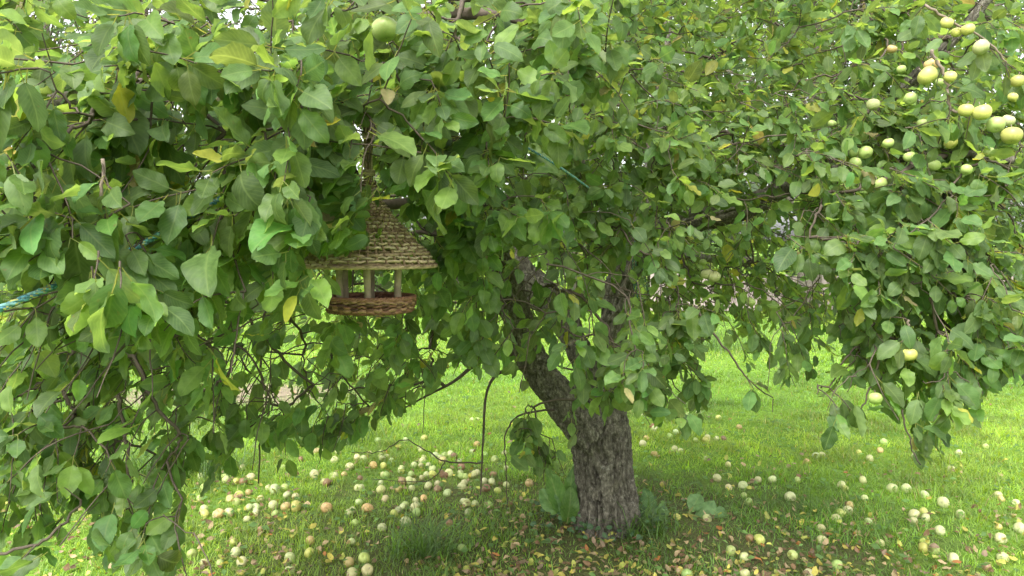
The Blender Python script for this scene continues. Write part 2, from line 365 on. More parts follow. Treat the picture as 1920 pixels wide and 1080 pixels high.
def limb_mesh(pts4, per, sides, bark):
    a = np.array(pts4, float); c = catmull(np.column_stack([P(a[:, 0], a[:, 1], a[:, 2]), a[:, 3]]), per)
    p, r = c[:, :3], c[:, 3]
    if bark == 0: p[:, :] += (noise3(np.column_stack([np.arange(len(p)) * .35, np.full(len(p), a[0, 0]), np.zeros(len(p))])) - .5)[:, None] * np.array([.5, .3, .5]) * np.minimum(r * .6, .02)[:, None]
    t, n1, n2 = frames(p); th = np.arange(sides) / sides * 2 * np.pi
    dirs = np.cos(th)[None, :, None] * n1[:, None] + np.sin(th)[None, :, None] * n2[:, None]
    s = np.concatenate([[0], np.cumsum(np.linalg.norm(np.diff(p, axis=0), axis=1))])
    base = p[:, None] + r[:, None, None] * dirs
    q = np.stack([dirs[..., 0], dirs[..., 1], np.broadcast_to(s[:, None], dirs.shape[:2])], -1)
    Rr = r[:, None, None]
    lump = noise3(q * [2.2, 2.2, 5] + 3) - .5
    w = noise3(q * [3, 3, 9] + 20) - .5
    A = np.concatenate([base, ], -1)
    fis = 1 - np.abs(2 * noise3(np.stack([dirs[..., 0] * r[:, None] * 40 + w * .9, dirs[..., 1] * r[:, None] * 40 + w * .9 + dirs[..., 2] * r[:, None] * 40, s[:, None] * 5.5 + lump * 3], -1)) - 1)
    fine = noise3(np.stack([base[..., 0] * 110, base[..., 1] * 110 + base[..., 2] * 60, s[:, None] * 55 + 0 * w], -1)) - .5
    amp = np.clip(r / .15, .15, 1)[:, None]
    disp = (r[:, None] * .12 * np.exp(-s / .09)[:, None] * (.35 + .65 * np.cos(th * 4 + 1.2)[None]) if bark == 1 else 0) + r[:, None] * .22 * lump - .048 * amp * np.clip(fis - .70, 0, 1) * 3.0 + .012 * amp * fine
    V = base + disp[..., None] * dirs
    n_ = len(p); V = V.reshape(-1, 3)
    i = np.arange(n_ - 1)[:, None] * sides; j = np.arange(sides)[None]; k = (j + 1) % sides
    Q = np.stack([i + j, i + k, i + sides + k, i + sides + j], -1).reshape(-1, 4)
    V = np.vstack([V, p[-1:] + t[-1:] * r[-1] * .5]); e = (n_ - 1) * sides; ex = [[len(V) - 1, e + m_, e + (m_ + 1) % sides, e + (m_ + 2) % sides] for m_ in range(0, sides, 2)]
    return V, np.vstack([Q, ex]), p, r
skel_p, skel_r = [], []
for k, pts in LIMBS.items():
    big = k in ('trunk', 'a', 'b', 'c')
    V, Q, p, r = limb_mesh(pts, 40 if k == 'trunk' else (24 if big else 9), 128 if k == 'trunk' else (72 if big else 12), 0 if k != 'trunk' else 1)
    link('trunk' if k == 'trunk' else 'branch', mesh_np('branch_' + k, V, Q, M_bark if big or k in 'defgh' else M_twig), tree)
    if k not in ('trunk', 'k'): skel_p.append(p[::3][1:]); skel_r.append(r[::3][1:])
skel_p = np.vstack(skel_p); skel_r = np.concatenate(skel_r)

# hand placed twigs (bare or carrying fruit): px, py, depth, radius at the ends, pale?
TW = [([(1735, 10), (1790, 42), (1850, 76), (1885, 118)], 2.5, .005, .003, 1), ([(1745, 95), (1764, 130), (1776, 166), (1782, 205), (1802, 212)], 2.45, .006, .004, 1),
      ([(191, 300), (193, 385), (196, 440), (189, 495)], 1.34, .0035, .0025, 1), ([(222, 740), (232, 800), (242, 880), (250, 950), (262, 1004)], 1.95, .006, .003, 0),
      ([(-20, 1040), (70, 1020), (115, 985), (152, 938)], 1.8, .004, .003, 0), ([(498, 560), (490, 660), (491, 770), (484, 905)], 3.0, .006, .003, 0),
      ([(905, 868), (835, 865), (800, 845), (757, 825), (715, 846), (660, 850)], 3.5, .004, .0015, 0), ([(835, 865), (820, 890), (788, 903), (700, 899)], 3.5, .003, .0015, 0),
      ([(1066, 772), (1015, 770), (966, 784), (948, 820), (948, 880), (951, 955)], 3.84, .006, .002, 0), ([(1703, 600), (1706, 630), (1703, 662)], 2.3, .004, .004, 1),
      ([(1300, 575), (1365, 660), (1402, 712), (1450, 748)], 2.9, .005, .002, 0), ([(1650, 670), (1628, 740), (1606, 778)], 2.35, .004, .002, 0),
      ([(1690, 770), (1706, 820), (1724, 870)], 2.2, .003, .002, 0), ([(832, 122), (870, 92), (940, 70)], 2.1, .007, .005, 0), ([(872, 62), (850, 130), (836, 160)], 2.2, .007, .005, 1),
      ([(1195, 720), (1252, 772), (1305, 802)], 3.0, .004, .002, 0), ([(1122, 640), (1150, 672), (1172, 700), (1190, 730)], 3.1, .006, .004, 1), ([(1040, 590), (1046, 520), (1036, 470), (1052, 430)], 3.1, .004, .003, 1),
      ([(610, 640), (640, 700), (690, 760)], 2.9, .005, .003, 0), ([(430, 610), (455, 680), (510, 740), (545, 800)], 2.9, .004, .002, 0), ([(1640, 500), (1668, 570), (1690, 640)], 2.5, .004, .003, 0)]
for pts, d, r0, r1, pale in TW:
    a = np.array(pts, float); c = catmull(P(a[:, 0], a[:, 1], d + np.linspace(0, .04, len(a))), 6)
    c += rng.normal(0, .0025, c.shape); V, Q = tube(c, np.linspace(r0, r1, len(c)), 6)
    link('twig', mesh_np('twig', V, Q, M_twigp if pale else M_twig), tree)

# ------------------------------------------------------------------ the crown: leafy sprays
CR, GRN, YEL, ORG, BRN = (.42, .44, .22), (.31, .40, .13), (.42, .42, .12), (.45, .32, .14), (.22, .135, .075)
# apples on the tree
HANG = [ # px, py, radius px, depth, colour, label
 (722, 56, 25, 1.75, GRN, 'large green apple with a dark scar half behind leaves above the bird feeder'),
 (1775, 43, 12, 2.5, YEL, 'small yellow apple at the left end of the arching twig, uppermost of three'),
 (1793, 61, 10, 2.54, YEL, 'smallest yellow apple tucked between two others below the arching twig'), (1815, 55, 12, 2.5, YEL, 'yellow apple against the middle of the arching twig, right of two smaller ones'),
 (1839, 89, 15, 2.48, CR, 'pale apple alone behind a leaf right of the arching twig'), (1739, 142, 18, 2.42, YEL, 'large scabbed yellow apple at the top of the pale hanging twig'),
 (1747, 121, 14, 2.5, ORG, 'brownish apple peeping above the large scabbed yellow apple'), (1781, 144, 12, 2.46, YEL, 'round yellow apple just right of the pale hanging twig'),
 (1762, 154, 8, 2.55, GRN, 'green apple mostly hidden behind the pale hanging twig'), (1707, 185, 12, 2.5, GRN, 'green apple below left of the large scabbed apple'),
 (1637, 196, 12, 2.7, CR, 'pale russet apple between pinkish leaves left of the fruit twigs'), (1811, 207, 14, 2.4, YEL, 'yellow apple at the tip of the pale hanging twig'),
 (1841, 211, 17, 2.38, YEL, 'big bright yellow apple next to the twig tip'), (1867, 234, 16, 2.4, GRN, 'green yellow apple below the big bright yellow one'),
 (1890, 226, 12, 2.46, CR, 'cream apple with a brown dent near the right edge'), (1897, 254, 18, 2.36, YEL, 'large yellow apple at the right edge below the dented one'),
 (1899, 182, 9, 2.5, YEL, 'small yellow apple half hidden above the dented cream one'), (1908, 152, 13, 2.5, YEL, 'yellow apple high at the right edge under bright sky'),
 (1604, 287, 11, 2.75, GRN, 'shaded green apple at the left of the green trio'), (1623, 286, 13, 2.7, GRN, 'bright green apple at the right of the green trio'),
 (1603, 306, 12, 2.7, GRN, 'green apple with a visible eye at the bottom of the green trio'), (1705, 294, 11, 2.6, GRN, 'green apple under a bright leaf in the middle of the right crown'),
 (1649, 346, 14, 2.6, GRN, 'green apple crossed by a dark twig low in the right crown'), (1783, 268, 12, 2.55, YEL, 'yellowish apple deep in shade below the pale hanging twig'),
 (1751, 310, 12, 2.55, GRN, 'dull green apple in the leaves right of the twig crossed one'), (1691, 362, 8, 2.6, GRN, 'tiny green apple under the twig crossed one'),
 (1325, 514, 11, 3.4, CR, 'left apple of the pale pair hanging in shade under the right limb'), (1340, 519, 11, 3.36, CR, 'right apple of the pale pair hanging in shade under the right limb'),
 (1408, 566, 9, 3.4, GRN, 'green apple on bare twigs in front of the pinkish fence'), (1705, 665, 14, 2.28, YEL, 'yellow green apple hanging below its twig over the lawn'),
 (1641, 747, 13, 2.3, GRN, 'dull green apple on the lowest drooping branch over the lawn'), (842, 520, 7, 3.0, GRN, 'tiny pale green apple right of the feeder posts'), (917, 603, 7, 3.0, GRN, 'tiny green apple below and right of the feeder tray'),
 (1672, 92, 9, 2.7, ORG, 'small orange tinged apple left of the fruit twigs near the top'), (1318, 492, 7, 3.6, GRN, 'small green apple just above the pale pair'),
 (1583, 352, 9, 2.75, GRN, 'small green apple in the leaves left of the twig crossed apple'), (1666, 268, 10, 2.65, GRN, 'green apple in the gap between the green trio and the shaded yellowish one'), (1812, 318, 11, 2.45, GRN, 'green apple under the cluster at the right edge'),
 (1730, 232, 10, 2.6, GRN, 'green apple left of the tip of the pale hanging twig'), (1853, 285, 11, 2.5, GRN, 'green apple just below the big bright yellow one and its neighbour'), (1560, 232, 8, 2.9, GRN, 'small green apple left of the pale russet apple'), (1690, 130, 9, 2.6, GRN, 'small green apple left of the large scabbed yellow apple')]
# px, py, rx, ry (photograph), depth from, to, sprays, leaf length m, droop, yellowness
BLOBS = [
 # left, close to the lens
 (120, 330, 200, 260, 1.25, 1.7, 34, .086, .5, .0), (340, 160, 240, 170, 1.4, 1.9, 40, .088, .35, .0), (470, 320, 130, 150, 1.4, 1.8, 16, .086, .5, .0),
 (150, 560, 190, 120, 1.35, 1.75, 22, .086, .7, .0), (330, 560, 110, 110, 1.45, 1.8, 9, .084, .7, .0), (60, 60, 160, 100, 1.7, 2.4, 22, .08, .3, .05),
 # left, behind those
 (200, 200, 300, 230, 1.9, 2.7, 75, .078, .4, .05), (300, 480, 360, 220, 1.9, 2.7, 95, .074, .6, .1), (120, 700, 220, 160, 1.8, 2.5, 50, .076, .9, .0), (330, 690, 200, 150, 2.1, 2.9, 42, .072, .9, .0),
 (60, 870, 130, 160, 1.75, 2.3, 26, .076, 1.1, .0), (230, 850, 130, 140, 1.8, 2.4, 24, .074, 1.0, .0), (280, 1045, 90, 60, 1.6, 1.9, 8, .08, .7, .0), (40, 1030, 60, 50, 1.6, 1.9, 3, .074, 1., .0),
 (400, 850, 60, 70, 2.2, 2.6, 6, .072, 1.1, 0), (575, 800, 130, 110, 2.3, 3.0, 18, .072, 1.1, .0), (640, 700, 150, 110, 2.4, 3.3, 26, .07, .9, .05), (520, 650, 230, 130, 2.8, 4.0, 34, .068, .8, .2),
 # far left underside of the crown
 (560, 470, 420, 150, 3.0, 4.8, 75, .07, .6, .35), (720, 660, 160, 90, 3.2, 4.4, 22, .066, .8, .2), (250, 400, 380, 380, 3.0, 4.6, 60, .075, .5, .2),
 # centre top and round the feeder
 (640, 110, 220, 150, 1.5, 2.1, 44, .084, .4, .0), (880, 90, 260, 140, 1.7, 2.4, 48, .08, .35, .0), (620, 300, 170, 130, 1.55, 2.0, 30, .085, .55, .0), (800, 260, 200, 150, 1.75, 2.4, 40, .08, .5, .0),
 (1050, 40, 160, 70, 1.7, 2.3, 14, .078, .3, .1), (880, 360, 150, 100, 1.9, 2.5, 24, .078, .55, .0), (690, 330, 90, 90, 1.7, 2.0, 10, .086, .7, .0),
 (700, 250, 420, 260, 2.4, 3.3, 90, .076, .5, .1), (850, 560, 120, 130, 2.2, 3.0, 22, .074, .7, .0), (930, 480, 130, 110, 2.3, 3.0, 24, .072, .6, .0),
 # centre: between the feeder and the right limb
 (1080, 230, 220, 170, 2.6, 3.4, 75, .07, .4, .1), (1080, 420, 190, 110, 2.6, 3.4, 50, .068, .5, .05), (1220, 330, 190, 140, 2.9, 3.8, 60, .068, .4, .1), (1020, 610, 110, 90, 2.3, 3.2, 20, .072, .7, .0),
 (1200, 640, 120, 110, 2.3, 3.1, 26, .074, .6, .0), (1240, 700, 90, 80, 2.4, 3.0, 12, .076, .6, .0), (1075, 735, 60, 40, 3.1, 3.5, 6, .07, .6, .0), (1050, 820, 60, 60, 3.0, 3.5, 5, .07, .7, .0), (985, 840, 50, 40, 2.9, 3.3, 4, .072, .7, .0), (1120, 540, 130, 90, 2.9, 3.5, 16, .066, .6, .1),
 (900, 300, 300, 250, 3.3, 4.6, 70, .07, .4, .15), (1160, 130, 240, 170, 3.4, 4.8, 70, .07, .3, .1),
 # right: upper part
 (1330, 130, 210, 170, 3.2, 4.6, 85, .07, .3, .0), (1540, 100, 220, 150, 3.0, 4.4, 80, .07, .3, .0), (1400, 300, 200, 120, 2.9, 3.7, 60, .07, .4, .05), (1560, 260, 170, 110, 2.7, 3.4, 46, .072, .4, .05),
 (1760, 110, 200, 140, 2.6, 3.5, 50, .072, .4, .05), (1800, 250, 180, 120, 2.35, 2.9, 42, .074, .5, .05), (1700, 340, 220, 100, 2.35, 2.9, 44, .074, .5, .05),
 # right: hanging front
 (1680, 450, 200, 110, 2.3, 2.9, 42, .075, .6, .0), (1820, 450, 160, 120, 2.2, 2.8, 34, .075, .6, .0), (1760, 590, 190, 100, 2.2, 2.8, 30, .074, .8, .0), (1880, 600, 100, 110, 2.1, 2.6, 18, .074, .8, .0),
 (1720, 700, 120, 80, 2.15, 2.6, 10, .074, 1., .0), (1580, 700, 40, 90, 2.2, 2.5, 6, .074, 1.2, .0), (1790, 730, 80, 70, 2.1, 2.5, 9, .074, 1.0, .0), (1725, 850, 45, 45, 2.0, 2.3, 4, .074, .8, .0), (1580, 790, 25, 40, 2.2, 2.4, 2, .074, 1.2, 0),
 (1590, 560, 100, 90, 2.5, 3.2, 16, .07, .8, .0),
 # right: underside seen against the lawn
 (1400, 480, 220, 100, 3.6, 5.2, 60, .068, .6, .3), (1420, 570, 180, 70, 3.2, 4.6, 34, .066, .8, .15), (1440, 640, 120, 60, 2.8, 3.4, 10, .066, 1.1, .0), (1420, 740, 40, 30, 2.8, 3.0, 2, .066, 1.2, .0), (1490, 740, 40, 20, 2.8, 3.0, 2, .066, .9, .0), (1290, 780, 45, 35, 2.8, 3.1, 3, .078, .8, .0),
 (1650, 430, 300, 140, 3.6, 5.2, 50, .07, .6, .2), (1700, 220, 300, 220, 3.8, 5.2, 50, .07, .4, .1),
 (1390, 530, 210, 70, 3.6, 5.0, 34, .068, .7, .25),
 (850, 690, 110, 50, 2.8, 3.6, 9, .07, .8, .05), (960, 800, 50, 60, 2.9, 3.3, 5, .072, .8, 0), (60, 620, 120, 70, 1.8, 2.2, 12, .076, .9, 0),
 (690, 260, 90, 110, 2.7, 3.5, 18, .076, .5, .05),
 (800, 720, 90, 50, 2.7, 3.5, 9, .07, .9, .05), (730, 760, 70, 40, 2.6, 3.2, 6, .07, 1.0, .05),
 # overhead
 (300, -60, 400, 110, 2.2, 3.6, 60, .078, .3, .05), (900, -60, 400, 110, 2.4, 4.0, 70, .076, .3, .1), (1450, -50, 420, 120, 3.0, 5.0, 110, .072, .3, .1), (1750, 0, 250, 130, 3.0, 5.0, 70, .072, .3, .1), (1300, 60, 300, 120, 4.6, 6.2, 60, .075, .3, .1),
 # back half of the crown
 (650, 150, 600, 240, 4.4, 5.8, 80, .075, .4, .25), (1350, 200, 600, 230, 4.8, 6.2, 80, .075, .4, .15), (1050, 520, 260, 80, 4.4, 5.4, 30, .07, .6, .25),
]
def boundary(px):
    bx = [-200, 0, 60, 120, 160, 200, 250, 335, 345, 400, 430, 470, 520, 570, 650, 685, 740, 800, 850, 900, 930, 960, 1010, 1080, 1110, 1190, 1215, 1300, 1325, 1340, 1395, 1400, 1440, 1520, 1540, 1555, 1600, 1622, 1645, 1690, 1705, 1722, 1765, 1778, 1830, 1855, 1920, 2200]
    by = [1100, 1090, 1075, 1020, 930, 1070, 1085, 1085, 890, 905, 880, 800, 890, 880, 880, 800, 780, 745, 700, 700, 690, 890, 900, 880, 800, 790, 800, 815, 760, 660, 660, 770, 775, 745, 650, 830, 830, 700, 770, 790, 740, 905, 905, 790, 800, 735, 715, 700]
    return np.interp(px, bx, by)
# windows in the foliage (photograph pixels, nearer than dmax, share of leaves missing)
CLEAR = [(940, 470, 1090, 700, 3.7, .45),
         (1080, 480, 1190, 640, 3.9, .35),
         (1085, 620, 1190, 790, 3.9, .3),
         (1185, 470, 1230, 600, 3.85, .5),
         (370, 590, 700, 880, 9, .42),
         (420, 640, 560, 780, 9, .4),
         (60, 640, 330, 980, 9, .3),
         (1085, 785, 1205, 1010, 4.2, .95),
         (985, 655, 1075, 780, 3.75, .85),
         (930, 480, 1000, 600, 3.6, .6),
         (1130, 500, 1180, 620, 3.8, .6),
         (1230, 390, 1500, 450, 3.85, .5),
         (1200, 430, 1540, 620, 9, .10),
         (760, 690, 1080, 770, 6, .45),
         (840, 720, 935, 900, 9, .8),
         (1330, 600, 1390, 700, 9, .8),
         (1480, 590, 1560, 640, 3.0, .5),
         (0, 520, 86, 600, 1.5, .95),
         (660, 20, 760, 90, 2.05, .7),
         (1755, 20, 1870, 110, 2.6, .75),
         (1720, 115, 1800, 215, 2.6, .75),
         (1790, 190, 1915, 270, 2.6, .75),
         (60, 30, 165, 125, 9, .75),
         (430, 600, 560, 700, 9, .45),
         (1560, 560, 1630, 600, 9, .4),
         (1500, 70, 1542, 230, 12, .59),
         (1365, 540, 1420, 590, 9, .4)]
CEN = np.array([TREE[0], TREE[1], 1.55])
B, BD, BL, BDr, BY = [], [], [], [], []
for (px, py, rx, ry, d0, d1, n_, ll, dr, ye) in BLOBS:
    a = rng.normal(0, 1, (n_, 2)); a = norm(a) * np.sqrt(rng.random((n_, 1)))
    B.append(P(px + a[:, 0] * rx, py + a[:, 1] * ry, rng.uniform(d0, d1, n_))); BL.append(np.full(n_, ll)); BDr.append(np.full(n_, dr)); BY.append(np.full(n_, ye))
B = np.vstack(B); BL = np.concatenate(BL); BDr = np.concatenate(BDr); BY = np.concatenate(BY)
bpx, bpy_, bd = proj(B); ok = (B[:, 2] > .12) & (bpy_ < boundary(bpx) - 20)
for (x0, y0, x1, y1, dmax, prob) in CLEAR:
    ok &= ~((bpx > x0) & (bpx < x1) & (bpy_ > y0 - 25) & (bpy_ < y1) & (bd < dmax) & (rng.random(len(bpx)) < prob * .9) & (prob >= .6))
B, BL, BDr, BY = B[ok], BL[ok], BDr[ok], BY[ok]
print('sprays', len(B))
# grow connecting branchlets: nearest node first, with a price on the way back to the limb
nodes = [p for p in skel_p]; npath = [0.0] * len(nodes); par = [-1] * len(nodes); nsk = len(nodes)
allp = np.zeros((len(nodes) + len(B) * 3 + 10, 3)); allp[:nsk] = skel_p; pathl = np.zeros(len(allp)); parent = np.full(len(allp), -1); cnt = nsk
base_t = B - norm(B - CEN) * [.05, .05, .0]      # where the spray leaves the branchlet
best = np.full(len(B), 1e9); bi = np.zeros(len(B), int)
def upd(idx0, idx1, alive):
    for q in range(idx0, idx1):
        c = np.linalg.norm(base_t - allp[q], axis=1) + .25 * pathl[q]
        c = c + 1.3 * np.maximum(0, base_t[:, 2] - allp[q][2])      # branchlets hang rather than climb
        m_ = (c < best) & alive; best[m_] = c[m_]; bi[m_] = q
alive = np.ones(len(B), bool); upd(0, nsk, alive); spray_node = np.zeros(len(B), int); mids = {}
for _ in range(len(B)):
    k = int(np.argmin(np.where(alive, best, 1e9))); q = bi[k]; alive[k] = False
    a, b_ = allp[q], base_t[k]; dl = np.linalg.norm(b_ - a); c0 = cnt
    mp = (a + b_) / 2 + rng.normal(0, 1, 3) * dl * .05 + np.array([0, 0, .06]) * dl
    allp[cnt] = mp; pathl[cnt] = pathl[q] + dl * .5; parent[cnt] = q; cnt += 1
    allp[cnt] = b_; pathl[cnt] = pathl[q] + dl; parent[cnt] = cnt - 1; spray_node[k] = cnt; cnt += 1
    upd(c0, cnt, alive)
load = np.zeros(cnt)
for k in spray_node: load[k] += 1
for q in range(cnt - 1, nsk - 1, -1): load[parent[q]] += load[q]
twigs = Bag()
rad = np.minimum(.0015 * np.sqrt(np.maximum(load, 1)) ** .9, .012)
def add_tube_fast(p, r): V, Q = tube(p, r, 4, False); twigs.add(V, Q)
for q in range(nsk, cnt, 2):      # mid node q, end q+1
    a, b_, c = allp[parent[q]], allp[q], allp[q + 1]
    tt = np.linspace(0, 1, 6)[:, None]; cp = 2 * b_ - .5 * (a + c)
    cur = (1 - tt) ** 2 * a + 2 * tt * (1 - tt) * cp + tt ** 2 * c
    cur[1:-1] += rng.normal(0, .004, (4, 3))
    qx, qy, qd = proj(cur)
    if load[q] <= 3 and ((qx > 590) & (qx < 830) & (qy > 250) & (qy < 600) & (qd < 2.35)).any(): continue      # none in the gap where the feeder hangs
    add_tube_fast(cur, np.linspace(rad[q + 1] * 1.25, rad[q + 1], 6))
# sprays
LP, LD, LN, LL, LC = [], [], [], [], []
UP = np.array([0, 0, 1.])
def leaf_colors(n_, yel, r=rng):
    base = np.array([.090, .155, .050]); c = base * np.exp(r.normal(0, .20, (n_, 1))) * np.exp(r.normal(0, .07, (n_, 3)))
    u = r.random(n_); yl = u < .11 + yel; c[yl] = np.array([.135, .215, .052]) * np.exp(r.normal(0, .15, (yl.sum(), 1)))
    y2 = r.random(n_) < .010 + yel * .04; c[y2] = np.array([.27, .28, .05]) * np.exp(r.normal(0, .2, (y2.sum(), 1)))
    y3 = r.random(n_) < .008; c[y3] = np.array([.22, .19, .10]) * np.exp(r.normal(0, .2, (y3.sum(), 1)))
    return c
def add_spray(p0, T, out, ll, dr, ye, n_=None, ln=None):
    n_ = n_ or int(rng.integers(8, 15)); ln = ln or rng.uniform(.10, .22)
    K = 6; pts = [p0]; t = norm(T); 
    for _ in range(K):
        t = norm(t + np.array([0, 0, -1]) * .10 * dr + rng.normal(0, .09, 3)); pts.append(pts[-1] + t * ln / K)
    pts = np.array(pts); q_ = proj(pts); inb = (q_[1] < boundary(q_[0]) + 5) & ~((q_[0] > 590) & (q_[0] < 830) & (q_[1] > 330) & (q_[1] < 600) & (q_[2] < 2.35))
    if inb.all() or rng.random() < .12: add_tube_fast(pts, np.linspace(.0022, .0012, K + 1))
    tt = norm(np.gradient(pts, axis=0)); s = np.sort(rng.uniform(.08, 1, n_)); s[-2:] = 1.0
    idx = np.minimum((s * K).astype(int), K - 1); fr = s * K - idx
    bp = pts[idx] * (1 - fr)[:, None] + pts[idx + 1] * fr[:, None]; T_ = tt[idx]
    a1 = norm(np.cross(T_, UP + rng.normal(0, .05, 3))); a2 = np.cross(T_, a1); th = np.arange(n_) * 2.4 + rng.uniform(0, 6.3) + rng.normal(0, .3, n_)
    side = np.cos(th)[:, None] * a1 + np.sin(th)[:, None] * a2
    d = .35 * T_ + .75 * side + .25 * out - np.array([0, 0, 1]) * (.18 + .62 * dr) + rng.normal(0, .28, (n_, 3)); d = norm(d)
    nm = .72 * UP + .60 * out + rng.normal(0, .46, (n_, 3))
    L_ = ll * np.exp(rng.normal(0, .17, n_)) * (1 - .18 * (s > .95))
    LP.append(bp + d * L_[:, None] * .30); LD.append(d); LN.append(nm); LL.append(L_); LC.append(leaf_colors(n_, ye))
BL *= np.where(proj(B)[2] > 2.15, .92, .86)
for k in range(len(B)):
    out = B[k] - CEN; out[2] *= .4; out = norm(out)
    T = out * .55 - UP * (.1 + .5 * BDr[k]) + rng.normal(0, .42, 3)
    add_spray(base_t[k], T, out, BL[k], BDr[k], BY[k])
# sprays along hand placed twigs
for pts, d, r0, r1, pale in TW:
    if d > 3.2: continue
    a = np.array(pts, float)
    for q in range(len(a)):
        p = P(a[q, 0], a[q, 1], d); out = norm((p - CEN) * [1, 1, .4]); add_spray(p, rng.normal(0, .4, 3) - UP * .4, out, .076, .8, 0, n_=int(rng.integers(3, 6)), ln=.05)
for hx, hy, hd in ((172, 500, 1.30), (185, 470, 1.22), (225, 490, 1.2)):
    add_spray(P(hx, hy, hd), np.array([.1, -.3, -.8]), norm(np.array([-.5, -1, .3])), .084, .6, 0, 6, .045)
LP, LD, LN, LL, LC = map(np.concatenate, (LP, LD, LN, LL, LC)) if False else (np.vstack(LP), np.vstack(LD), np.vstack(LN), np.concatenate(LL), np.vstack(LC))
cpx, cpy, cd = proj(LP + norm(LD) * LL[:, None] * .5)
keep = (cpy < boundary(cpx) - 12 + rng.normal(0, 10, len(cpx))) & (LP[:, 2] > .03) & (cd > 1.2)
for (x0, y0, x1, y1, dmax, prob) in CLEAR:
    keep &= ~((cpx > x0) & (cpx < x1) & (cpy > y0) & (cpy < y1) & (cd < dmax) & (rng.random(len(cpx)) < prob))
keep &= ~((cd < 1.68) & (cpy > 640) & (cpy < 985) & (cpx < 700)); keep &= ~((cd < 1.9) & (cpy > 700) & (cpy < 985) & (cpx < 700) & (rng.random(len(cpx)) < .6))
rp = .40 * LL * F / cd      # the feeder hangs in a gap: no leaf may lap over these parts of it
for (x0, y0, x1, y1) in ((752, 432, 815, 508), (575, 486, 640, 510), (690, 470, 745, 506), (645, 512, 785, 586), (680, 240, 706, 345), (700, 395, 735, 425)):
    keep &= ~((cpx > x0 - rp) & (cpx < x1 + rp) & (cpy > y0 - rp) & (cpy < y1 + rp) & (cd < 2.3))
keep &= ~((cpx > -rp) & (cpx < 86 + rp) & (cpy > 545 - rp) & (cpy < 598 + rp) & (cd < 1.42))
for hx, hy, hr, hd, _c, _l in HANG:
    keep &= ~((np.hypot(cpx - hx, cpy - hy) < rp * .8 + hr * .5) & (cd < hd) & (rng.random(len(cpx)) < .85))
LP, LD, LN, LL, LC, cpx, cpy, cd = LP[keep], LD[keep], LN[keep], LL[keep], LC[keep], cpx[keep], cpy[keep], cd[keep]
print('leaves', len(LP))
# which leaves show largest: coarse depth buffer
R_, D_, N_ = leaf_frames(LD, LN); sc = .25; gw, gh = 480, 270; buf = np.full((gh, gw), -1, int); zb = np.full((gh, gw), 1e9)
gx, gy = cpx * sc, cpy * sc
ex, ey, _ = proj(LP + D_ * LL[:, None]); bx_, by_, _ = proj(LP); sx_, sy_, _ = proj(LP + D_ * LL[:, None] * .5 + R_ * LL[:, None] * .33)
for k in np.argsort(-cd):
    if not (-30 < gx[k] < gw + 30 and -30 < gy[k] < gh + 30): continue
    A = np.array([[ex[k] - bx_[k], sx_[k] - cpx[k]], [ey[k] - by_[k], sy_[k] - cpy[k]]]) * sc; A[:, 0] *= .5
    det = np.linalg.det(A)
    if abs(det) < .3: continue
    rx = math.hypot(*A[0]); ry = math.hypot(*A[1]); x0, x1 = max(0, int(gx[k] - rx)), min(gw, int(gx[k] + rx) + 2); y0, y1 = max(0, int(gy[k] - ry)), min(gh, int(gy[k] + ry) + 2)
    if x0 >= x1 or y0 >= y1: continue
    Xg, Yg = np.meshgrid(np.arange(x0, x1) - gx[k], np.arange(y0, y1) - gy[k]); Ai = np.linalg.inv(A)
    buf[y0:y1, x0:x1][((Ai[0, 0] * Xg + Ai[0, 1] * Yg) ** 2 + (Ai[1, 0] * Xg + Ai[1, 1] * Yg) ** 2) < 1] = k
vis = np.bincount(buf[buf >= 0].ravel(), minlength=len(LP))
single = np.argsort(-vis)[:300]; rest = np.setdiff1d(np.arange(len(LP)), single)
TM = [mesh_np('leaf', tv, tq, M_leaf_o, tu) for tv, tq, tu in T0]
for k in single:
    o = link('leaf', TM[int(rng.integers(0, len(TM)))], tree)
    M = Matrix([[*(c)] for c in zip(R_[k], D_[k], N_[k])]).to_4x4() @ Matrix.Scale(float(LL[k]), 4); M.translation = Vector(LP[k]); o.matrix_basis = M
    o.color = (*LC[k], 1)
near = rest[cd[rest] < 2.6]; far = rest[cd[rest] >= 2.6]
link('foliage', leaves_mesh('foliage', T0, LP[near], LD[near], LN[near], LL[near], LC[near], M_leaf_a), tree, 'stuff')
link('foliage', leaves_mesh('foliage', T1, LP[far], LD[far], LN[far], LL[far], LC[far], M_leaf_a), tree, 'stuff')
link('twigs', twigs.mesh('twigs', M_twig), tree, 'stuff')

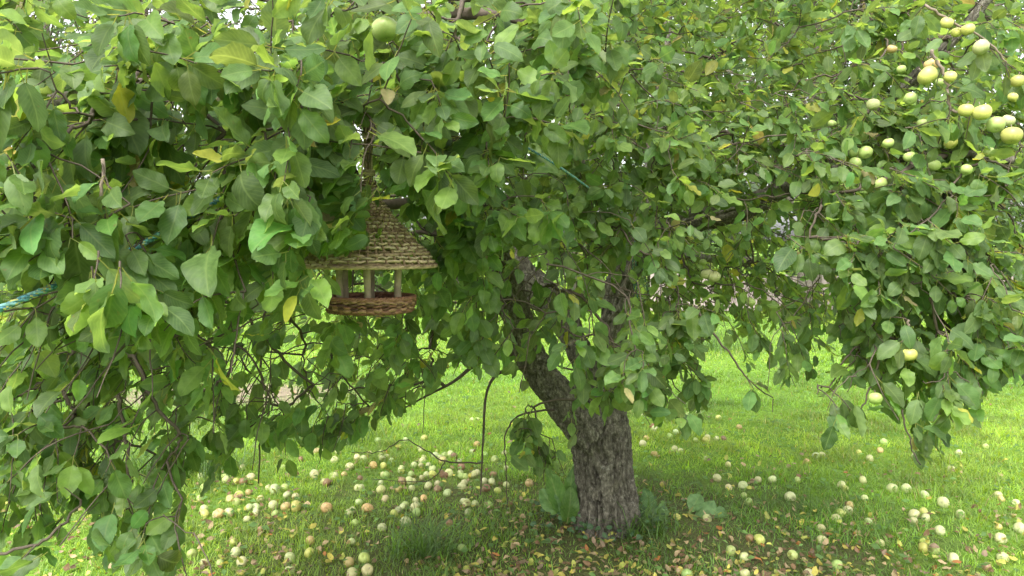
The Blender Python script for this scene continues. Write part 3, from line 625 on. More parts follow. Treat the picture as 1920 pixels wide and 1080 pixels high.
# ------------------------------------------------------------------ wicker bird feeder
FD = 2.12
fc = P(694, 540, FD); fx, fy = fc[0], fc[1]
def fz(py): return P(694, py, FD)[2]
feeder = thing('bird_feeder', (fx, fy, fz(580)), 'woven willow bird feeder with a conical roof hanging among the apple leaves', 'bird feeder')
pxm = FD / F
RO = [(345, 7), (362, 10), (392, 14), (420, 30), (445, 62), (465, 85), (480, 103), (497, 121)]     # py, radius px
ro_y = np.array([a for a, _ in RO], float); ro_r = np.array([b for _, b in RO], float)
ro_y = np.array([340, 372, 400, 428, 452, 475, 498.]); ro_r = np.array([8, 17, 36, 60, 84, 106, 123.])
def weave(r_of_s, z_of_s, courses, nst, rr, amp, cols, name, ph0=0):
    bag = Bag()
    for c in range(courses):
        s = (c + .5) / courses; th = np.linspace(0, 2 * np.pi, nst * 3 + 1)[:-1]
        R0 = r_of_s(s); z0 = z_of_s(s); a_ = min(amp, R0 * .25)
        w = np.cos(th * nst / 2 + np.pi * c + ph0); r = R0 + a_ * w; z = z0 + rng.normal(0, rr * .35, len(th)) + rr * .5 * np.sin(th * 2 + c)
        pts = np.stack([fx + r * np.cos(th), fy + r * np.sin(th), z], -1); pts = np.vstack([pts, pts[:2]])
        rad_ = rr * np.exp(rng.normal(0, .13)) * (1 + .15 * np.sin(th * 1.5 + c)); rad_ = np.append(rad_, rad_[:2])
        V, Q = tube(pts, rad_, 6, False)
        # colour changes where one rod ends and the next begins
        nseg = len(pts) - 1; cc = np.zeros((nseg, 3)); cut = np.sort(rng.integers(0, nseg, 3)); cidx = rng.integers(0, len(cols), 4)
        cc = np.array([cols[cidx[np.searchsorted(cut, i, 'right')]] for i in range(nseg)]) * np.exp(rng.normal(0, .12))
        bag.add(V, Q, np.repeat(cc, 6, 0))
    return bag.mesh(name, M_wick)
ZT, ZB = fz(340), fz(498)
tan = [np.array(c) for c in ((.36, .28, .175), (.27, .20, .12), (.43, .35, .23), (.17, .115, .07))]
drk = [np.array(c) for c in ((.13, .062, .036), (.08, .04, .026), (.18, .09, .05), (.23, .135, .075))]
rofs = lambda s: float(np.interp(340 + s * 158, ro_y, ro_r)) * pxm
zofs = lambda s: ZT + (ZB - ZT) * s
link('roof_weave', weave(rofs, zofs, 25, 44, .0038, .0062, tan, 'roof_weave'), feeder)
for k in range(44):
    th = 2 * np.pi * k / 44; s = np.linspace(0.12, 1.02, 10); r = np.array([rofs(min(q, 1)) for q in s]); z = np.array([zofs(q) for q in s])
    V, Q = tube(np.stack([fx + r * np.cos(th), fy + r * np.sin(th), z], -1), .0032, 6)
    link('stake', mesh_np('stake', V, Q, M_wick, fcol=np.tile([.22, .15, .085], (len(Q), 1))), feeder)
def ring_mesh(R0, z, rr, col, strands=3, n_=120, name='rim', twist=22):
    bag = Bag()
    for q in range(strands):
        th = np.linspace(0, 2 * np.pi, n_ + 1); a = th * twist + q * 2 * np.pi / strands
        r = R0 + rr * .8 * np.cos(a); zz = z + rr * .8 * np.sin(a)
        V, Q = tube(np.stack([fx + r * np.cos(th), fy + r * np.sin(th), zz], -1), rr, 6, False); bag.add(V, Q, col * np.exp(rng.normal(0, .15)))
    return bag.mesh(name, M_wick)
link('roof_rim', ring_mesh(rofs(1.0), zofs(1.0), .0033, tan[1]), feeder)
# neck: bundle of upright rods tied twice
nb = Bag()
for k in range(11):
    th = k * 2.4; r = .0105 * math.sqrt((k + .5) / 11); top = fz(232 - (k % 4) * 7)
    zz = np.linspace(fz(372), top, 9); spread = 1 + .55 * np.abs(np.linspace(-1, 1, 9)) ** 2
    V, Q = tube(np.stack([fx + r * spread * np.cos(th + zz * 4), fy + r * spread * np.sin(th + zz * 4), zz], -1), .0027, 6); nb.add(V, Q, tan[k % 4] * .8)
link('neck_rods', nb.mesh('neck_rods', M_wick), feeder)
for py_, R0 in ((330, .0135), (262, .0125)):
    for q in range(4):
        link('binding', ring_mesh(R0 + .001 * (q % 2), fz(py_) + q * .0042, .0021, tan[2], 1, 32, 'binding', 0), feeder)
# tray
TRr, TZ0, TZ1 = 82 * pxm, fz(580), fz(560)
link('tray_weave', weave(lambda s: TRr * (.93 + .07 * s), lambda s: TZ0 + (TZ1 - TZ0) * s, 7, 36, .0040, .006, drk, 'tray_weave'), feeder)
link('tray_rim', ring_mesh(TRr, TZ1 + .004, .0042, drk[2]), feeder)
link('tray_rim', ring_mesh(TRr * .93, TZ0 - .002, .0036, drk[0]), feeder)
fl = Bag()
for k in range(22):
    x = (k - 10.5) / 11.5 * TRr * .9; hh = math.sqrt(max(0, (TRr * .92) ** 2 - x * x))
    V, Q = tube(np.array([[fx + x, fy - hh, TZ0 + .003 * (k % 2)], [fx + x, fy, TZ0 + .002], [fx + x, fy + hh, TZ0 + .003 * ((k + 1) % 2)]]), .0062, 6); fl.add(V, Q, drk[k % 4])
link('tray_floor', fl.mesh('tray_floor', M_wick), feeder)
for th in (84, 22, 146, 207, 262, 322):
    a = math.radians(-th); r = 60 * pxm
    zz = np.linspace(TZ0 + .004, ZB + .012, 7); wob = rng.normal(0, .0008, (7, 2))
    V, Q = tube(np.stack([fx + r * math.cos(a) + wob[:, 0], fy + r * math.sin(a) + wob[:, 1], zz], -1), .0098 * (1 + rng.normal(0, .03, 7)), 12)
    link('post', mesh_np('post', V, Q, M_post), feeder)
V, Q = tube(np.array([[fx, fy, fz(262)], [fx + .002, fy, fz(220)], [fx - .004, fy + .02, fz(180)], [fx + .0, fy + .06, fz(118)]]), .0022, 6)
link('hanging_cord', mesh_np('hanging_cord', V, Q, plain('dark_cord', (.05, .07, .05), .2, 90)), feeder)

# ------------------------------------------------------------------ ropes
M_rope = plain('rope_fibre', None, .45, 260, .75, .5, 500, src='attr')
def rope(name, pts, rr, label, cols, twist=1 / .045, strands=3, per=40):
    a = np.array(pts, float); c = catmull(P(a[:, 0], a[:, 1], a[:, 2]), per); t, n1, n2 = frames(c)
    s = np.concatenate([[0], np.cumsum(np.linalg.norm(np.diff(c, axis=0), axis=1))]); m_ = max(30, int(s[-1] / .0035)); si = np.linspace(0, s[-1], m_)
    cc = np.stack([np.interp(si, s, c[:, i]) for i in range(3)], -1); t, n1, n2 = frames(cc); bag = Bag()
    for q in range(strands):
        ph = si * twist * 2 * np.pi + q * 2 * np.pi / strands
        p = cc + rr * .52 * (np.cos(ph)[:, None] * n1 + np.sin(ph)[:, None] * n2); V, Q = tube(p, rr * .52, 6, True)
        col = np.array(cols[q % len(cols)])[None] * np.exp(rng.normal(0, .25, (len(Q), 1))); fl_ = rng.random(len(Q)) < .16; col[fl_] = [.42, .42, .14]; bag.add(V, Q, col)
    o = link(name, bag.mesh(name, M_rope)); return tag(o, label, 'rope')
teal = [(.10, .27, .28), (.17, .34, .32), (.07, .20, .24)]
rope('rope', [(-60, 603, 1.27), (40, 562, 1.31), (120, 528, 1.37), (215, 486, 1.46), (380, 392, 1.66), (560, 280, 2.0), (650, 210, 2.25), (760, 120, 2.72)], .0062, 'thick teal rope slanting up through the leaves at the left edge', teal)
rope('rope', [(800, 170, 2.75), (900, 232, 2.55), (985, 275, 2.45), (1080, 335, 2.6), (1190, 420, 4.0)], .0040, 'thin teal rope slanting down above the forked limbs', teal)
grn = [(.035, .12, .09), (.05, .15, .10), (.03, .10, .08)]
rope('cord', [(1186, 590, 3.86), (1189, 540, 3.88), (1187, 480, 3.9), (1196, 440, 3.95), (1203, 480, 3.9), (1209, 520, 3.88), (1217, 556, 3.87)], .0042, 'dark green cord looped over the right stem with two ends dangling', grn)
rope('cord', [(1198, 450, 3.93), (1192, 500, 3.9), (1195, 560, 3.87), (1197, 612, 3.86)], .0042, 'single dark green cord end hanging straight between the looped ends', grn)

# ------------------------------------------------------------------ apples
def apple_mesh(name, rings=14, seg=20, seed=0):
    r_ = np.random.default_rng(seed); ph = np.linspace(0.02, np.pi - .02, rings)
    rad_ = np.sin(ph) ** .92 * (1 + .05 * np.cos(ph)); z = np.cos(ph) * .88
    z = z - .24 * np.exp(-(np.sin(ph) / .33) ** 2) * np.sign(np.cos(ph)) * np.where(np.cos(ph) > 0, 1, .6)
    th = np.arange(seg) / seg * 2 * np.pi; lob = 1 + .025 * np.cos(5 * th + r_.uniform(0, 6)) + .03 * np.cos(2 * th + r_.uniform(0, 6)) + .02 * np.cos(th + r_.uniform(0, 6))
    V = np.stack([rad_[:, None] * np.cos(th) * lob, rad_[:, None] * np.sin(th) * lob, np.broadcast_to(z[:, None], (rings, seg)) * (1 + .03 * np.cos(th + 1))], -1).reshape(-1, 3)
    i = np.arange(rings - 1)[:, None] * seg; j = np.arange(seg)[None]; k = (j + 1) % seg
    Q = np.stack([i + j, i + seg + j, i + seg + k, i + k], -1).reshape(-1, 4)
    e = (rings - 1) * seg
    Q = np.vstack([Q] + [[[m_, m_ + 1, seg - 2 - m_, seg - 1 - m_]] for m_ in range(0, seg // 2 - 1)] + [[[e + m_ + 1, e + m_, e + seg - 1 - m_, e + seg - 2 - m_]] for m_ in range(0, seg // 2 - 1)])
    return mesh_np(name, V, Q, M_apple)
AM = [apple_mesh('apple', seed=k) for k in range(4)]; AF = [apple_mesh('apple', 9, 12, k) for k in range(3)]
sv, sq = tube(np.array([[0, 0, .5], [.02, .01, .75], [.06, .03, 1.0], [.12, .04, 1.22]]), [.05, .04, .04, .055], 6); STEM = mesh_np('stem', sv, sq, M_twigp)
cv_, cq_ = tube(np.array([[0, 0, -.62], [0, 0, -.70], [0, 0, -.76]]), [.14, .11, .02], 6); CALYX = mesh_np('calyx', cv_, cq_, M_twig)
def apple(loc, r, rot, color, label, group=None, parts=True, near=True):
    o = link('apple', (AM if near else AF)[int(rng.integers(0, 3))]); o.location = tuple(map(float, loc)); o.scale = (r, r, r); o.rotation_euler = rot; o.color = (*color, 1)
    tag(o, label, 'apple', group)
    if parts:
        for nm, me in (('stem', STEM), ('calyx', CALYX)):
            c = bpy.data.objects.new(nm, me); COL.objects.link(c); c.parent = o
    return o
for px, py, rp, d, c, lab in HANG:
    apple(P(px, py, d), rp * d / F, (rng.normal(0, .35), rng.normal(0, .35), rng.uniform(0, 6)), np.array(c) * np.exp(rng.normal(0, .08)), lab, parts=rp > 8)
# windfalls
FALL = [(1481, 928, 12, CR, 'cream windfall alone on the grass right of the broad round leaf'), (1672, 914, 10, CR, 'left cream windfall of the pair under the drooping sprig'), (1699, 914, 10, CR, 'right cream windfall of the pair under the drooping sprig'),
 (1631, 857, 8, CR, 'pale windfall alone on the open lawn left of the drooping sprig'), (1768, 941, 11, CR, 'pale windfall above the heap of four on the right'),
 (1714, 961, 11, CR, 'largest cream windfall at the left of the heap of four'), (1733, 958, 10, YEL, 'yellow windfall at the top of the heap of four'), (1736, 968, 9, CR, 'small cream windfall at the front of the heap of four'), (1713, 975, 8, CR, 'flattened pale windfall beneath the heap of four'),
 (1568, 970, 10, CR, 'cream windfall at the left end of the short row'), (1577, 962, 10, YEL, 'yellow windfall second in the short row'), (1590, 956, 9, CR, 'pale windfall third in the short row'), (1594, 947, 8, ORG, 'orange brown windfall at the far end of the short row'),
 (1539, 989, 8, CR, 'small pale windfall below the short row'), (1424, 1010, 11, YEL, 'yellow windfall beside an orange rotten one right of the trunk'), (1406, 1008, 8, BRN, 'rotten orange brown windfall touching the yellow one right of the trunk'),
 (1486, 1040, 10, GRN, 'yellow green windfall alone near the bottom edge'), (1518, 1074, 11, CR, 'cream windfall cut by the bottom edge'),
 (1731, 1026, 10, YEL, 'left front apple of the yellow green trio'), (1751, 1026, 11, GRN, 'right front apple of the yellow green trio'), (1733, 1014, 9, YEL, 'rear apple of the yellow green trio'),
 (1762, 993, 10, CR, 'cream windfall under a curled brown leaf'), (1876, 1006, 11, CR, 'pale windfall beside a red brown one near the right edge'), (1912, 989, 11, CR, 'cream windfall at the right edge'), (1880, 1042, 11, CR, 'cream windfall at the lower right corner above a red leaf'), (1850, 1062, 9, BRN, 'red brown rotten windfall at the lower right corner'),
 (1324, 823, 8, YEL, 'yellow windfall left of the far pair behind the trunk'), (1347, 783, 6, YEL, 'far yellow windfall on the lawn right of the trunk'), (1386, 799, 6, ORG, 'far orange windfall on the lawn right of the trunk'), (1513, 864, 7, ORG, 'orange tinted windfall on the open lawn left of a pale pair'),
 (1530, 852, 7, CR, 'pale windfall, left of the touching pair on the open lawn'), (1541, 851, 7, CR, 'pale windfall, right of the touching pair on the open lawn'), (1404, 938, 8, GRN, 'greenish windfall above the broad round leaf'), (1448, 898, 8, CR, 'pale windfall sunk in the grass above the lone cream one'),
 (1877, 933, 7, ORG, 'orange windfall on the bright lawn at the far right'), (1905, 942, 7, CR, 'pale windfall close to the right edge beside the orange one'), (1872, 986, 7, YEL, 'small yellow windfall left of the one at the right edge'),
 (760, 974, 15, CR, 'biggest cream windfall left of the trunk'), (781, 959, 9, GRN, 'green windfall just right of the biggest cream one'), (689, 951, 11, ORG, 'orange brown windfall with a dark cheek left of the biggest cream one'), (739, 960, 9, YEL, 'yellow windfall left of the biggest cream one'),
 (612, 949, 12, ORG, 'orange tinted windfall lying left of the dark cheeked one'), (555, 948, 12, YEL, 'yellow windfall far left of the trunk below the dense scatter'), (515, 915, 12, CR, 'large pale windfall at the left of the dense scatter'), (839, 921, 9, CR, 'round pale windfall alone in front of the hanging bare twig'),
 (992, 903, 9, ORG, 'orange windfall beside the upright dark green leaf'), (912, 914, 8, BRN, 'rotten orange windfall behind the hanging bare twig'), (384, 961, 9, YEL, 'yellow windfall at the left edge of the scatter under the leaves'), (442, 1058 - 24, 10, CR, 'cream windfall low in the shade at the left'), (360, 1036, 10, GRN, 'pale green windfall beside the lowest left sprig'),
 (660, 1073, 11, CR, 'cream windfall at the bottom edge left of the trunk'), (866, 1025, 10, GRN, 'pale green windfall sunk in litter in front of the trunk'), (580, 1035, 10, YEL, 'yellow windfall half under leaves at the lower left'), (842, 980, 8, BRN, 'rust brown rotten windfall in front of the hanging twig'), (659, 1016, 8, CR, 'small cream windfall left of the litter'), (490, 993, 7, BRN, 'dark brown shrivelled windfall at the lower left'), (820, 1013, 9, YEL, 'yellow green windfall among brown leaves in front of the trunk'),
 (895, 784, 5, CR, 'lone white windfall far back beyond the bare twigs'), (885, 786, 5, CR, 'white windfall far back left of the lone one')]
placed = []
def fall(px, py, rp, c, lab, grp):
    g = G(px, py); d = proj(g)[2]; r = float(np.clip(rp * d / F, .020, .034)); g = G(px, py, r * .8)
    apple((g[0], g[1], r * rng.uniform(.12, .60) + .004), r, (rng.uniform(0, 6), rng.uniform(0, 6), rng.uniform(0, 6)), np.clip(np.array(c) * np.exp(rng.normal(0, .10)) * np.exp(rng.normal(0, .05, 3)), 0, .75), lab, grp, parts=rp >= 9, near=rp >= 7); placed.append((g[0], g[1], r))
for px, py, rp, c, lab in FALL: fall(px, py, rp, c, lab, 'windfall apples in the grass')
def crowd(n_, x0, x1, y0, y1, where, grp):
    names = {CR: 'pale cream windfall', GRN: 'greenish windfall', YEL: 'yellow windfall', ORG: 'orange tinted windfall', BRN: 'rotten brown windfall'}
    k = 0; tries = 0
    while k < n_ and tries < n_ * 30:
        tries += 1; px, py = rng.uniform(x0, x1), rng.uniform(y0, y1) if y1 > y0 else y0
        if noise3(np.array([px * .012, py * .03, 4.])) < .24: continue
        g = G(px, py)
        if any((g[0] - a) ** 2 + (g[1] - b_) ** 2 < (.98 * (r + .032)) ** 2 for a, b_, r in placed) or math.hypot(g[0] - TREE[0], g[1] - TREE[1]) < .25: continue
        hz = ['left end', 'left half', 'right half', 'right end'][min(3, int((px - x0) / (x1 - x0) * 4))]; vz = 'far' if py < (y0 + y1) / 2 else 'near'
        c = [CR, CR, CR, CR, CR, CR, YEL, GRN, CR, GRN, CR, GRN, CR, CR, ORG, BRN][int(rng.integers(0, 16))]; d = proj(g)[2]
        ra = rng.uniform(.020, .029); sz = 'small' if ra < .023 else ('middling' if ra < .026 else 'large')
        fall(px, py, ra * F / d, c, f'{sz} {names[c]}, {vz} {hz} of the {where}', grp); k += 1
crowd(92, 370, 930, 856, 965, 'dense scatter', 'dense scatter of windfalls')
crowd(30, 690, 960, 845, 920, 'apples behind bare twigs', 'windfalls behind the bare twigs')
crowd(14, 560, 900, 820, 860, 'thin scatter far left of the trunk', 'far windfalls left of the trunk')
crowd(16, 350, 760, 945, 1075, 'litter at lower left', 'windfalls in the litter')
crowd(18, 1200, 1330, 770, 860, 'lawn patch just right behind the trunk', 'windfalls behind the trunk')
crowd(22, 1330, 1900, 800, 960, 'open right lawn', 'windfalls on the right lawn')
crowd(12, 1220, 1900, 960, 1075, 'litter at lower right', 'windfalls in the right litter')

# ------------------------------------------------------------------ fallen leaves
def litter_pos(n_):
    px, py = rng.uniform(-60, 1980, n_ * 3), 700 + 400 * rng.random(n_ * 3) ** .8; py = np.minimum(py, 1100)
    g = G(px, py); w = noise3(np.column_stack([g[:, 0] * 1.8, g[:, 1] * 1.8, np.zeros(len(g))]))
    shade = np.exp(-((g[:, 0] - .1) / 3.2) ** 2 - ((g[:, 1] - 3.6) / 1.35) ** 2)
    p = np.clip((w - .2) * 1.5, .12, 1) * (.05 + .55 * shade); s = np.where(rng.random(len(g)) < p)[0][:n_]
    return g[s], np.column_stack([px, py])[s]
DC = {'yellow': (.38, .33, .07), 'tan': (.30, .22, .125), 'brown': (.155, .088, .050), 'pinkish brown': (.21, .145, .10), 'rust orange': (.33, .13, .04), 'yellow green': (.30, .32, .07)}
DP = [.17, .28, .25, .10, .03, .17]
g, gp = litter_pos(4300); names = list(DC); ci = rng.choice(6, len(g), p=DP)
col = np.array([DC[names[i]] for i in ci]) * np.exp(rng.normal(0, .2, (len(g), 1)))
Ls = rng.uniform(.024, .050, len(g)); yaw = rng.uniform(0, 6.3, len(g)); tl = rng.normal(0, .4, (len(g), 2))
dd = np.column_stack([np.cos(yaw), np.sin(yaw), tl[:, 0]]); nn = np.column_stack([rng.normal(0, .3, len(g)), rng.normal(0, .3, len(g)) - .15, np.ones(len(g))])
pos = np.column_stack([g[:, 0], g[:, 1], rng.uniform(.004, .036, len(g))])
gd = proj(pos)[2]; order = np.argsort(-(Ls / gd) * ((gp[:, 0] > 330) & (gp[:, 0] < 1920) & (gp[:, 1] < 1080))); one = order[:240]; mass = order[240:]
link('leaf_litter', leaves_mesh('leaf_litter', TD, pos[mass], dd[mass], nn[mass], Ls[mass], col[mass], M_dry_a), kind='stuff')
DM = [mesh_np('fallen_leaf', tv, tq, M_dry_o, tu) for tv, tq, tu in TD]; r_, d_, n__ = leaf_frames(dd, nn)
for k in one:
    vi = int(rng.integers(0, 6)); o = link('fallen_leaf', DM[vi])
    M = Matrix([[*(c)] for c in zip(r_[k], d_[k], n__[k])]).to_4x4() @ Matrix.Scale(float(Ls[k]), 4); M.translation = Vector(pos[k]); o.matrix_basis = M; o.color = (*col[k], 1)
    x, y = gp[k]; zone = 'left of the trunk foot' if x < 1040 else ('in front of the trunk foot' if x < 1260 else ('right of the trunk foot' if x < 1560 else 'at lower right'))
    depth_ = 'near bottom edge' if y > 1010 else 'farther back'
    form = ['flat', 'cupped', 'curled', 'tightly curled', 'upturned', 'dished'][vi]; sz = 'small' if Ls[k] < .038 else 'large'
    tag(o, f'{sz} {form} {names[ci[k]]} fallen leaf {zone}, {depth_}', 'fallen leaf', f'fallen apple leaves {zone}, {depth_}')

# ------------------------------------------------------------------ grass
def blades(n_, y0, y1, hmin, hmax, wid, spread=1.15):
    yy = y0 + (y1 - y0) * rng.random(n_) if y1 / y0 < 1.5 else np.sqrt(y0 ** 2 + (y1 ** 2 - y0 ** 2) * rng.random(n_))
    xx = (rng.random(n_) - .5) * 2 * yy * .70 * spread
    return np.column_stack([xx, yy])
def grass_mesh(name, xy, h, wid, col, lean=.85):
    n_ = len(xy); yaw = rng.uniform(0, 6.3, n_); ln = np.abs(rng.normal(lean, .28, n_)); dx, dy = np.cos(yaw), np.sin(yaw)
    sx, sy = -dy, dx; wv = wid / 2
    z0 = np.zeros(n_) - .004
    V = np.zeros((n_, 6, 3))
    for q, (f, wf) in enumerate(((0, 1.), (.55, .8), (1., .12))):
        off = ln * h * f ** 1.8; zz = z0 + h * (f - .25 * ln * f ** 2.2)
        for s_, k in ((-1, 0), (1, 1)):
            V[:, q * 2 + k, 0] = xy[:, 0] + dx * off + s_ * sx * wv * wf; V[:, q * 2 + k, 1] = xy[:, 1] + dy * off + s_ * sy * wv * wf; V[:, q * 2 + k, 2] = zz
    Q = (np.array([[0, 1, 3, 2], [2, 3, 5, 4]])[None] + (np.arange(n_) * 6)[:, None, None]).reshape(-1, 4)
    return mesh_np(name, V, Q, M_grass, fcol=np.repeat(col, 2, 0))
def gcol(xy, n_):
    w = noise3(np.column_stack([xy * 2.3, np.zeros(n_)])); w2 = noise3(np.column_stack([xy * .7 + 9, np.zeros(n_)]))
    c = np.array([.150, .275, .030]) * np.exp(rng.normal(0, .22, (n_, 1))) * (.7 + .6 * w[:, None]); w3 = noise3(np.column_stack([xy * 7, np.zeros(n_) + 3])); c *= (.62 + .72 * w3)[:, None]; c *= (.8 + .4 * w2)[:, None]; c[:, 0] *= .80 + .6 * w2
    dry = rng.random(n_) < .045; c[dry] = np.array([.30, .25, .10]) * np.exp(rng.normal(0, .2, (dry.sum(), 1))); return c
xy = np.vstack([blades(260000, 3.0, 8.2, 0, 0, 0), ]); w = noise3(np.column_stack([xy * 3.1, np.full(len(xy), 2.)]))
under = np.exp(-((xy[:, 0] - .3) / 1.9) ** 2 - ((xy[:, 1] - 3.6) / 1.3) ** 2); bare = np.exp(-(((xy[:, 0] + 2.75) / 1.3) ** 2 + ((xy[:, 1] - 7.5) / .65) ** 2) ** 2)
kp = (rng.random(len(xy)) < (1 - .5 * under) * (.35 + w)) & (rng.random(len(xy)) > .93 * bare) & (np.hypot(xy[:, 0] - TREE[0], xy[:, 1] - TREE[1]) > .15); xy = xy[kp]; w = w[kp]
w2 = noise3(np.column_stack([xy * 9, np.full(len(xy), 5.)])); h = (.018 + .028 * w ** 1.5 + .032 * w2 ** 2) * np.exp(rng.normal(0, .28, len(xy)))
link('grass', grass_mesh('grass', xy, h, .0042 * np.exp(rng.normal(0, .2, len(xy))), gcol(xy, len(xy))), kind='stuff')
xy = blades(120000, 8.0, 18, 0, 0, 0); w = noise3(np.column_stack([xy * 2.1, np.full(len(xy), 2.)])); bare = np.exp(-(((xy[:, 0] + 2.75) / 1.3) ** 2 + ((xy[:, 1] - 7.5) / .65) ** 2) ** 2)
kp = rng.random(len(xy)) > .93 * bare; xy = xy[kp]; w = w[kp]
link('grass', grass_mesh('grass', xy, (.025 + .035 * w) * np.exp(rng.normal(0, .2, len(xy))), .011, gcol(xy, len(xy)), .7), kind='stuff')
xy = blades(60000, 17.5, 42, 0, 0, 0); link('grass', grass_mesh('grass', xy, .09 * np.exp(rng.normal(0, .25, len(xy))), .035, gcol(xy, len(xy)), .8), kind='stuff')
# long grass tufts
def tuft(px, py, n_, sp, hh, label):
    c = G(px, py); a = rng.normal(0, 1, (n_, 2)) * sp; xy_ = np.column_stack([c[0] + a[:, 0], c[1] + a[:, 1] * .6])
    colr = np.array([.075, .150, .032]) * np.exp(rng.normal(0, .25, (n_, 1)))
    o = link('grass_tuft', grass_mesh('grass_tuft', xy_, hh * np.exp(rng.normal(0, .3, n_)), .007, colr, 1.0)); tag(o, label, 'grass tuft')
tuft(330, 892, 420, .20, .26, 'tall dark tuft of long grass left under the hanging leaves'); tuft(600, 830, 260, .22, .22, 'long pale grass tuft on the far lawn left of centre')
tuft(1320, 655, 420, .40, .32, 'tall rough grass tuft on the far lawn right of the trunk'); tuft(1195, 1000, 200, .10, .15, 'grass tuft at the right foot of the trunk'); tuft(790, 1040, 160, .08, .16, 'upright grass tuft in the litter left of the trunk')
# low broadleaf weeds scattered through the lawn, and ground ivy at the trunk foot
n_ = 8000; xy = blades(n_, 3.2, 11, 0, 0, 0); pos = np.column_stack([xy, rng.uniform(.02, .05, n_)]); yw = rng.uniform(0, 6.3, n_)
link('lawn_weeds', leaves_mesh('lawn_weeds', T2, pos, np.column_stack([np.cos(yw), np.sin(yw), rng.normal(.2, .2, n_)]), np.column_stack([rng.normal(0, .3, (n_, 2)), np.ones(n_)]), rng.uniform(.02, .055, n_), np.array([.11, .20, .06]) * np.exp(rng.normal(0, .2, (n_, 1))), M_grass), kind='stuff')
n_ = 260; a = rng.uniform(0, 6.3, n_); rr = .17 + np.abs(rng.normal(0, .11, n_)); pos = np.column_stack([TREE[0] + np.cos(a) * rr, TREE[1] + np.sin(a) * rr * .9, rng.uniform(.02, .09, n_)]); yw = rng.uniform(0, 6.3, n_)
link('ground_ivy', leaves_mesh('ground_ivy', [leaf_template(5, 5, rt, wid=.5, petiole=True) for _ in range(3)], pos, np.column_stack([np.cos(yw), np.sin(yw), rng.normal(.2, .3, n_)]), np.column_stack([rng.normal(0, .4, n_), rng.normal(-.3, .4, n_), np.ones(n_)]), rng.uniform(.02, .04, n_), np.array([.06, .125, .06]) * np.exp(rng.normal(0, .2, (n_, 1))), M_big), kind='stuff')

# ------------------------------------------------------------------ big leaved plants
def big_plant(name, px, py, leaves, label):
    """leaves: tip offset (px,py), length m, half width ratio, curl, facing, colour"""
    g = G(px, py); root = thing(name, g, label, 'plant'); r_ = np.random.default_rng(int(px))
    for (tx, ty, dd_, ln, wd, curl, face, colr, stalk) in leaves:
        T = leaf_template(14, 9, r_, wid=wd, curl=curl, petiole=False, serr=.02)
        tip = P(tx, ty, proj(g)[2] + dd_); d = norm(tip - g); base = g + d * stalk
        R1, D1, N1 = leaf_frames(d[None], np.array([face], float)); V = base + ln * (T[0][:, 0:1] * R1 + T[0][:, 1:2] * D1 + T[0][:, 2:3] * N1)
        link('leaf', mesh_np('leaf', V, T[1], M_big, T[2], np.tile(colr, (len(T[1]), 1))), root)
        V, Q = tube(np.array([g, g + d * stalk * .5 + [0, 0, .01], base + d * .03]), [.007, .006, .004], 6); link('leaf_stalk', mesh_np('leaf_stalk', V, Q, M_big, np.tile([[.5, -.2]], (len(V), 1)), np.tile([.15, .2, .06], (len(Q), 1))), root)
dk, md = (.080, .170, .040), (.115, .215, .080)
big_plant('dock_plant', 1062, 988, [(1028, 868, -.05, .27, .20, .3, (.2, -1, .25), dk, .06), (1072, 880, .0, .26, .15, .2, (-.3, -1, .2), dk, .06), (1075, 915, -.08, .20, .26, .8, (.1, -1, .5), (.075, .155, .03), .03), (1006, 905, -.05, .16, .33, .9, (-.2, -.8, .6), md, .09)], 'tall dark green dock plant with upright leaves beside the left of the trunk')
big_plant('burdock_plant', 1290, 968, [(1374, 975, -.06, .235, .46, .9, (.1, -.75, .75), md, .03), (1310, 930, .05, .12, .4, .5, (.0, -.6, .8), md, .03)], 'burdock with one broad rounded leaf on the grass right of the trunk')
big_plant('burdock_plant', 1010, 1010, [(960, 1052, -.25, .20, .36, .5, (0, -.6, .9), md, .03), (1045, 1025, -.1, .12, .36, .5, (.1, -.6, .9), md, .03), (985, 1000, .1, .12, .4, .5, (.0, -.7, .8), md, .03)], 'low burdock spreading flat leaves in the litter in front left of the trunk')
big_plant('dock_plant', 1222, 975, [(1212, 915, .05, .16, .26, .6, (.2, -.9, .3), (.07, .15, .05), .02), (1262, 940, .1, .14, .3, .8, (.4, -.7, .5), md, .02), (1245, 962, -.1, .12, .3, .8, (.2, -.7, .6), md, .02)], 'small bluish green dock plant touching the right foot of the trunk')
# small soil holding plant far left
# ------------------------------------------------------------------ fence far behind
M_board = plain('weathered_board', None, .22, 12, .85, .3, src='attr')
fy_, fh = 16.2, .80; fx0, fx1 = 2.9, 13.6
fence = thing('board_fence', (fx0, fy_, 0), 'low pale pinkish grey board fence across the far side of the lawn', 'fence')
def box(x0, x1, y0, y1, z0, z1):
    V = np.array([[x, y, z] for z in (z0, z1) for y in (y0, y1) for x in (x0, x1)], float); Q = [[0, 2, 3, 1], [4, 5, 7, 6], [0, 1, 5, 4], [2, 6, 7, 3], [0, 4, 6, 2], [1, 3, 7, 5]]; return V, np.array(Q)
x = fx0
while x < fx1:
    w = .115 + rng.normal(0, .005); V, Q = box(x, x + w, fy_ - .012 + rng.normal(0, .003), fy_ + .012, .03 + abs(rng.normal(0, .01)), fh + rng.normal(0, .015))
    link('board', mesh_np('board', V, Q, M_board, fcol=np.tile(np.array([.30, .245, .225]) * np.exp(rng.normal(0, .15)), (6, 1)), smooth=False), fence); x += w + .012
for z in (.22, .58):
    V, Q = box(fx0, fx1, fy_ + .016, fy_ + .06, z, z + .07); link('rail', mesh_np('rail', V, Q, M_board, fcol=np.tile([.3, .26, .24], (6, 1)), smooth=False), fence)
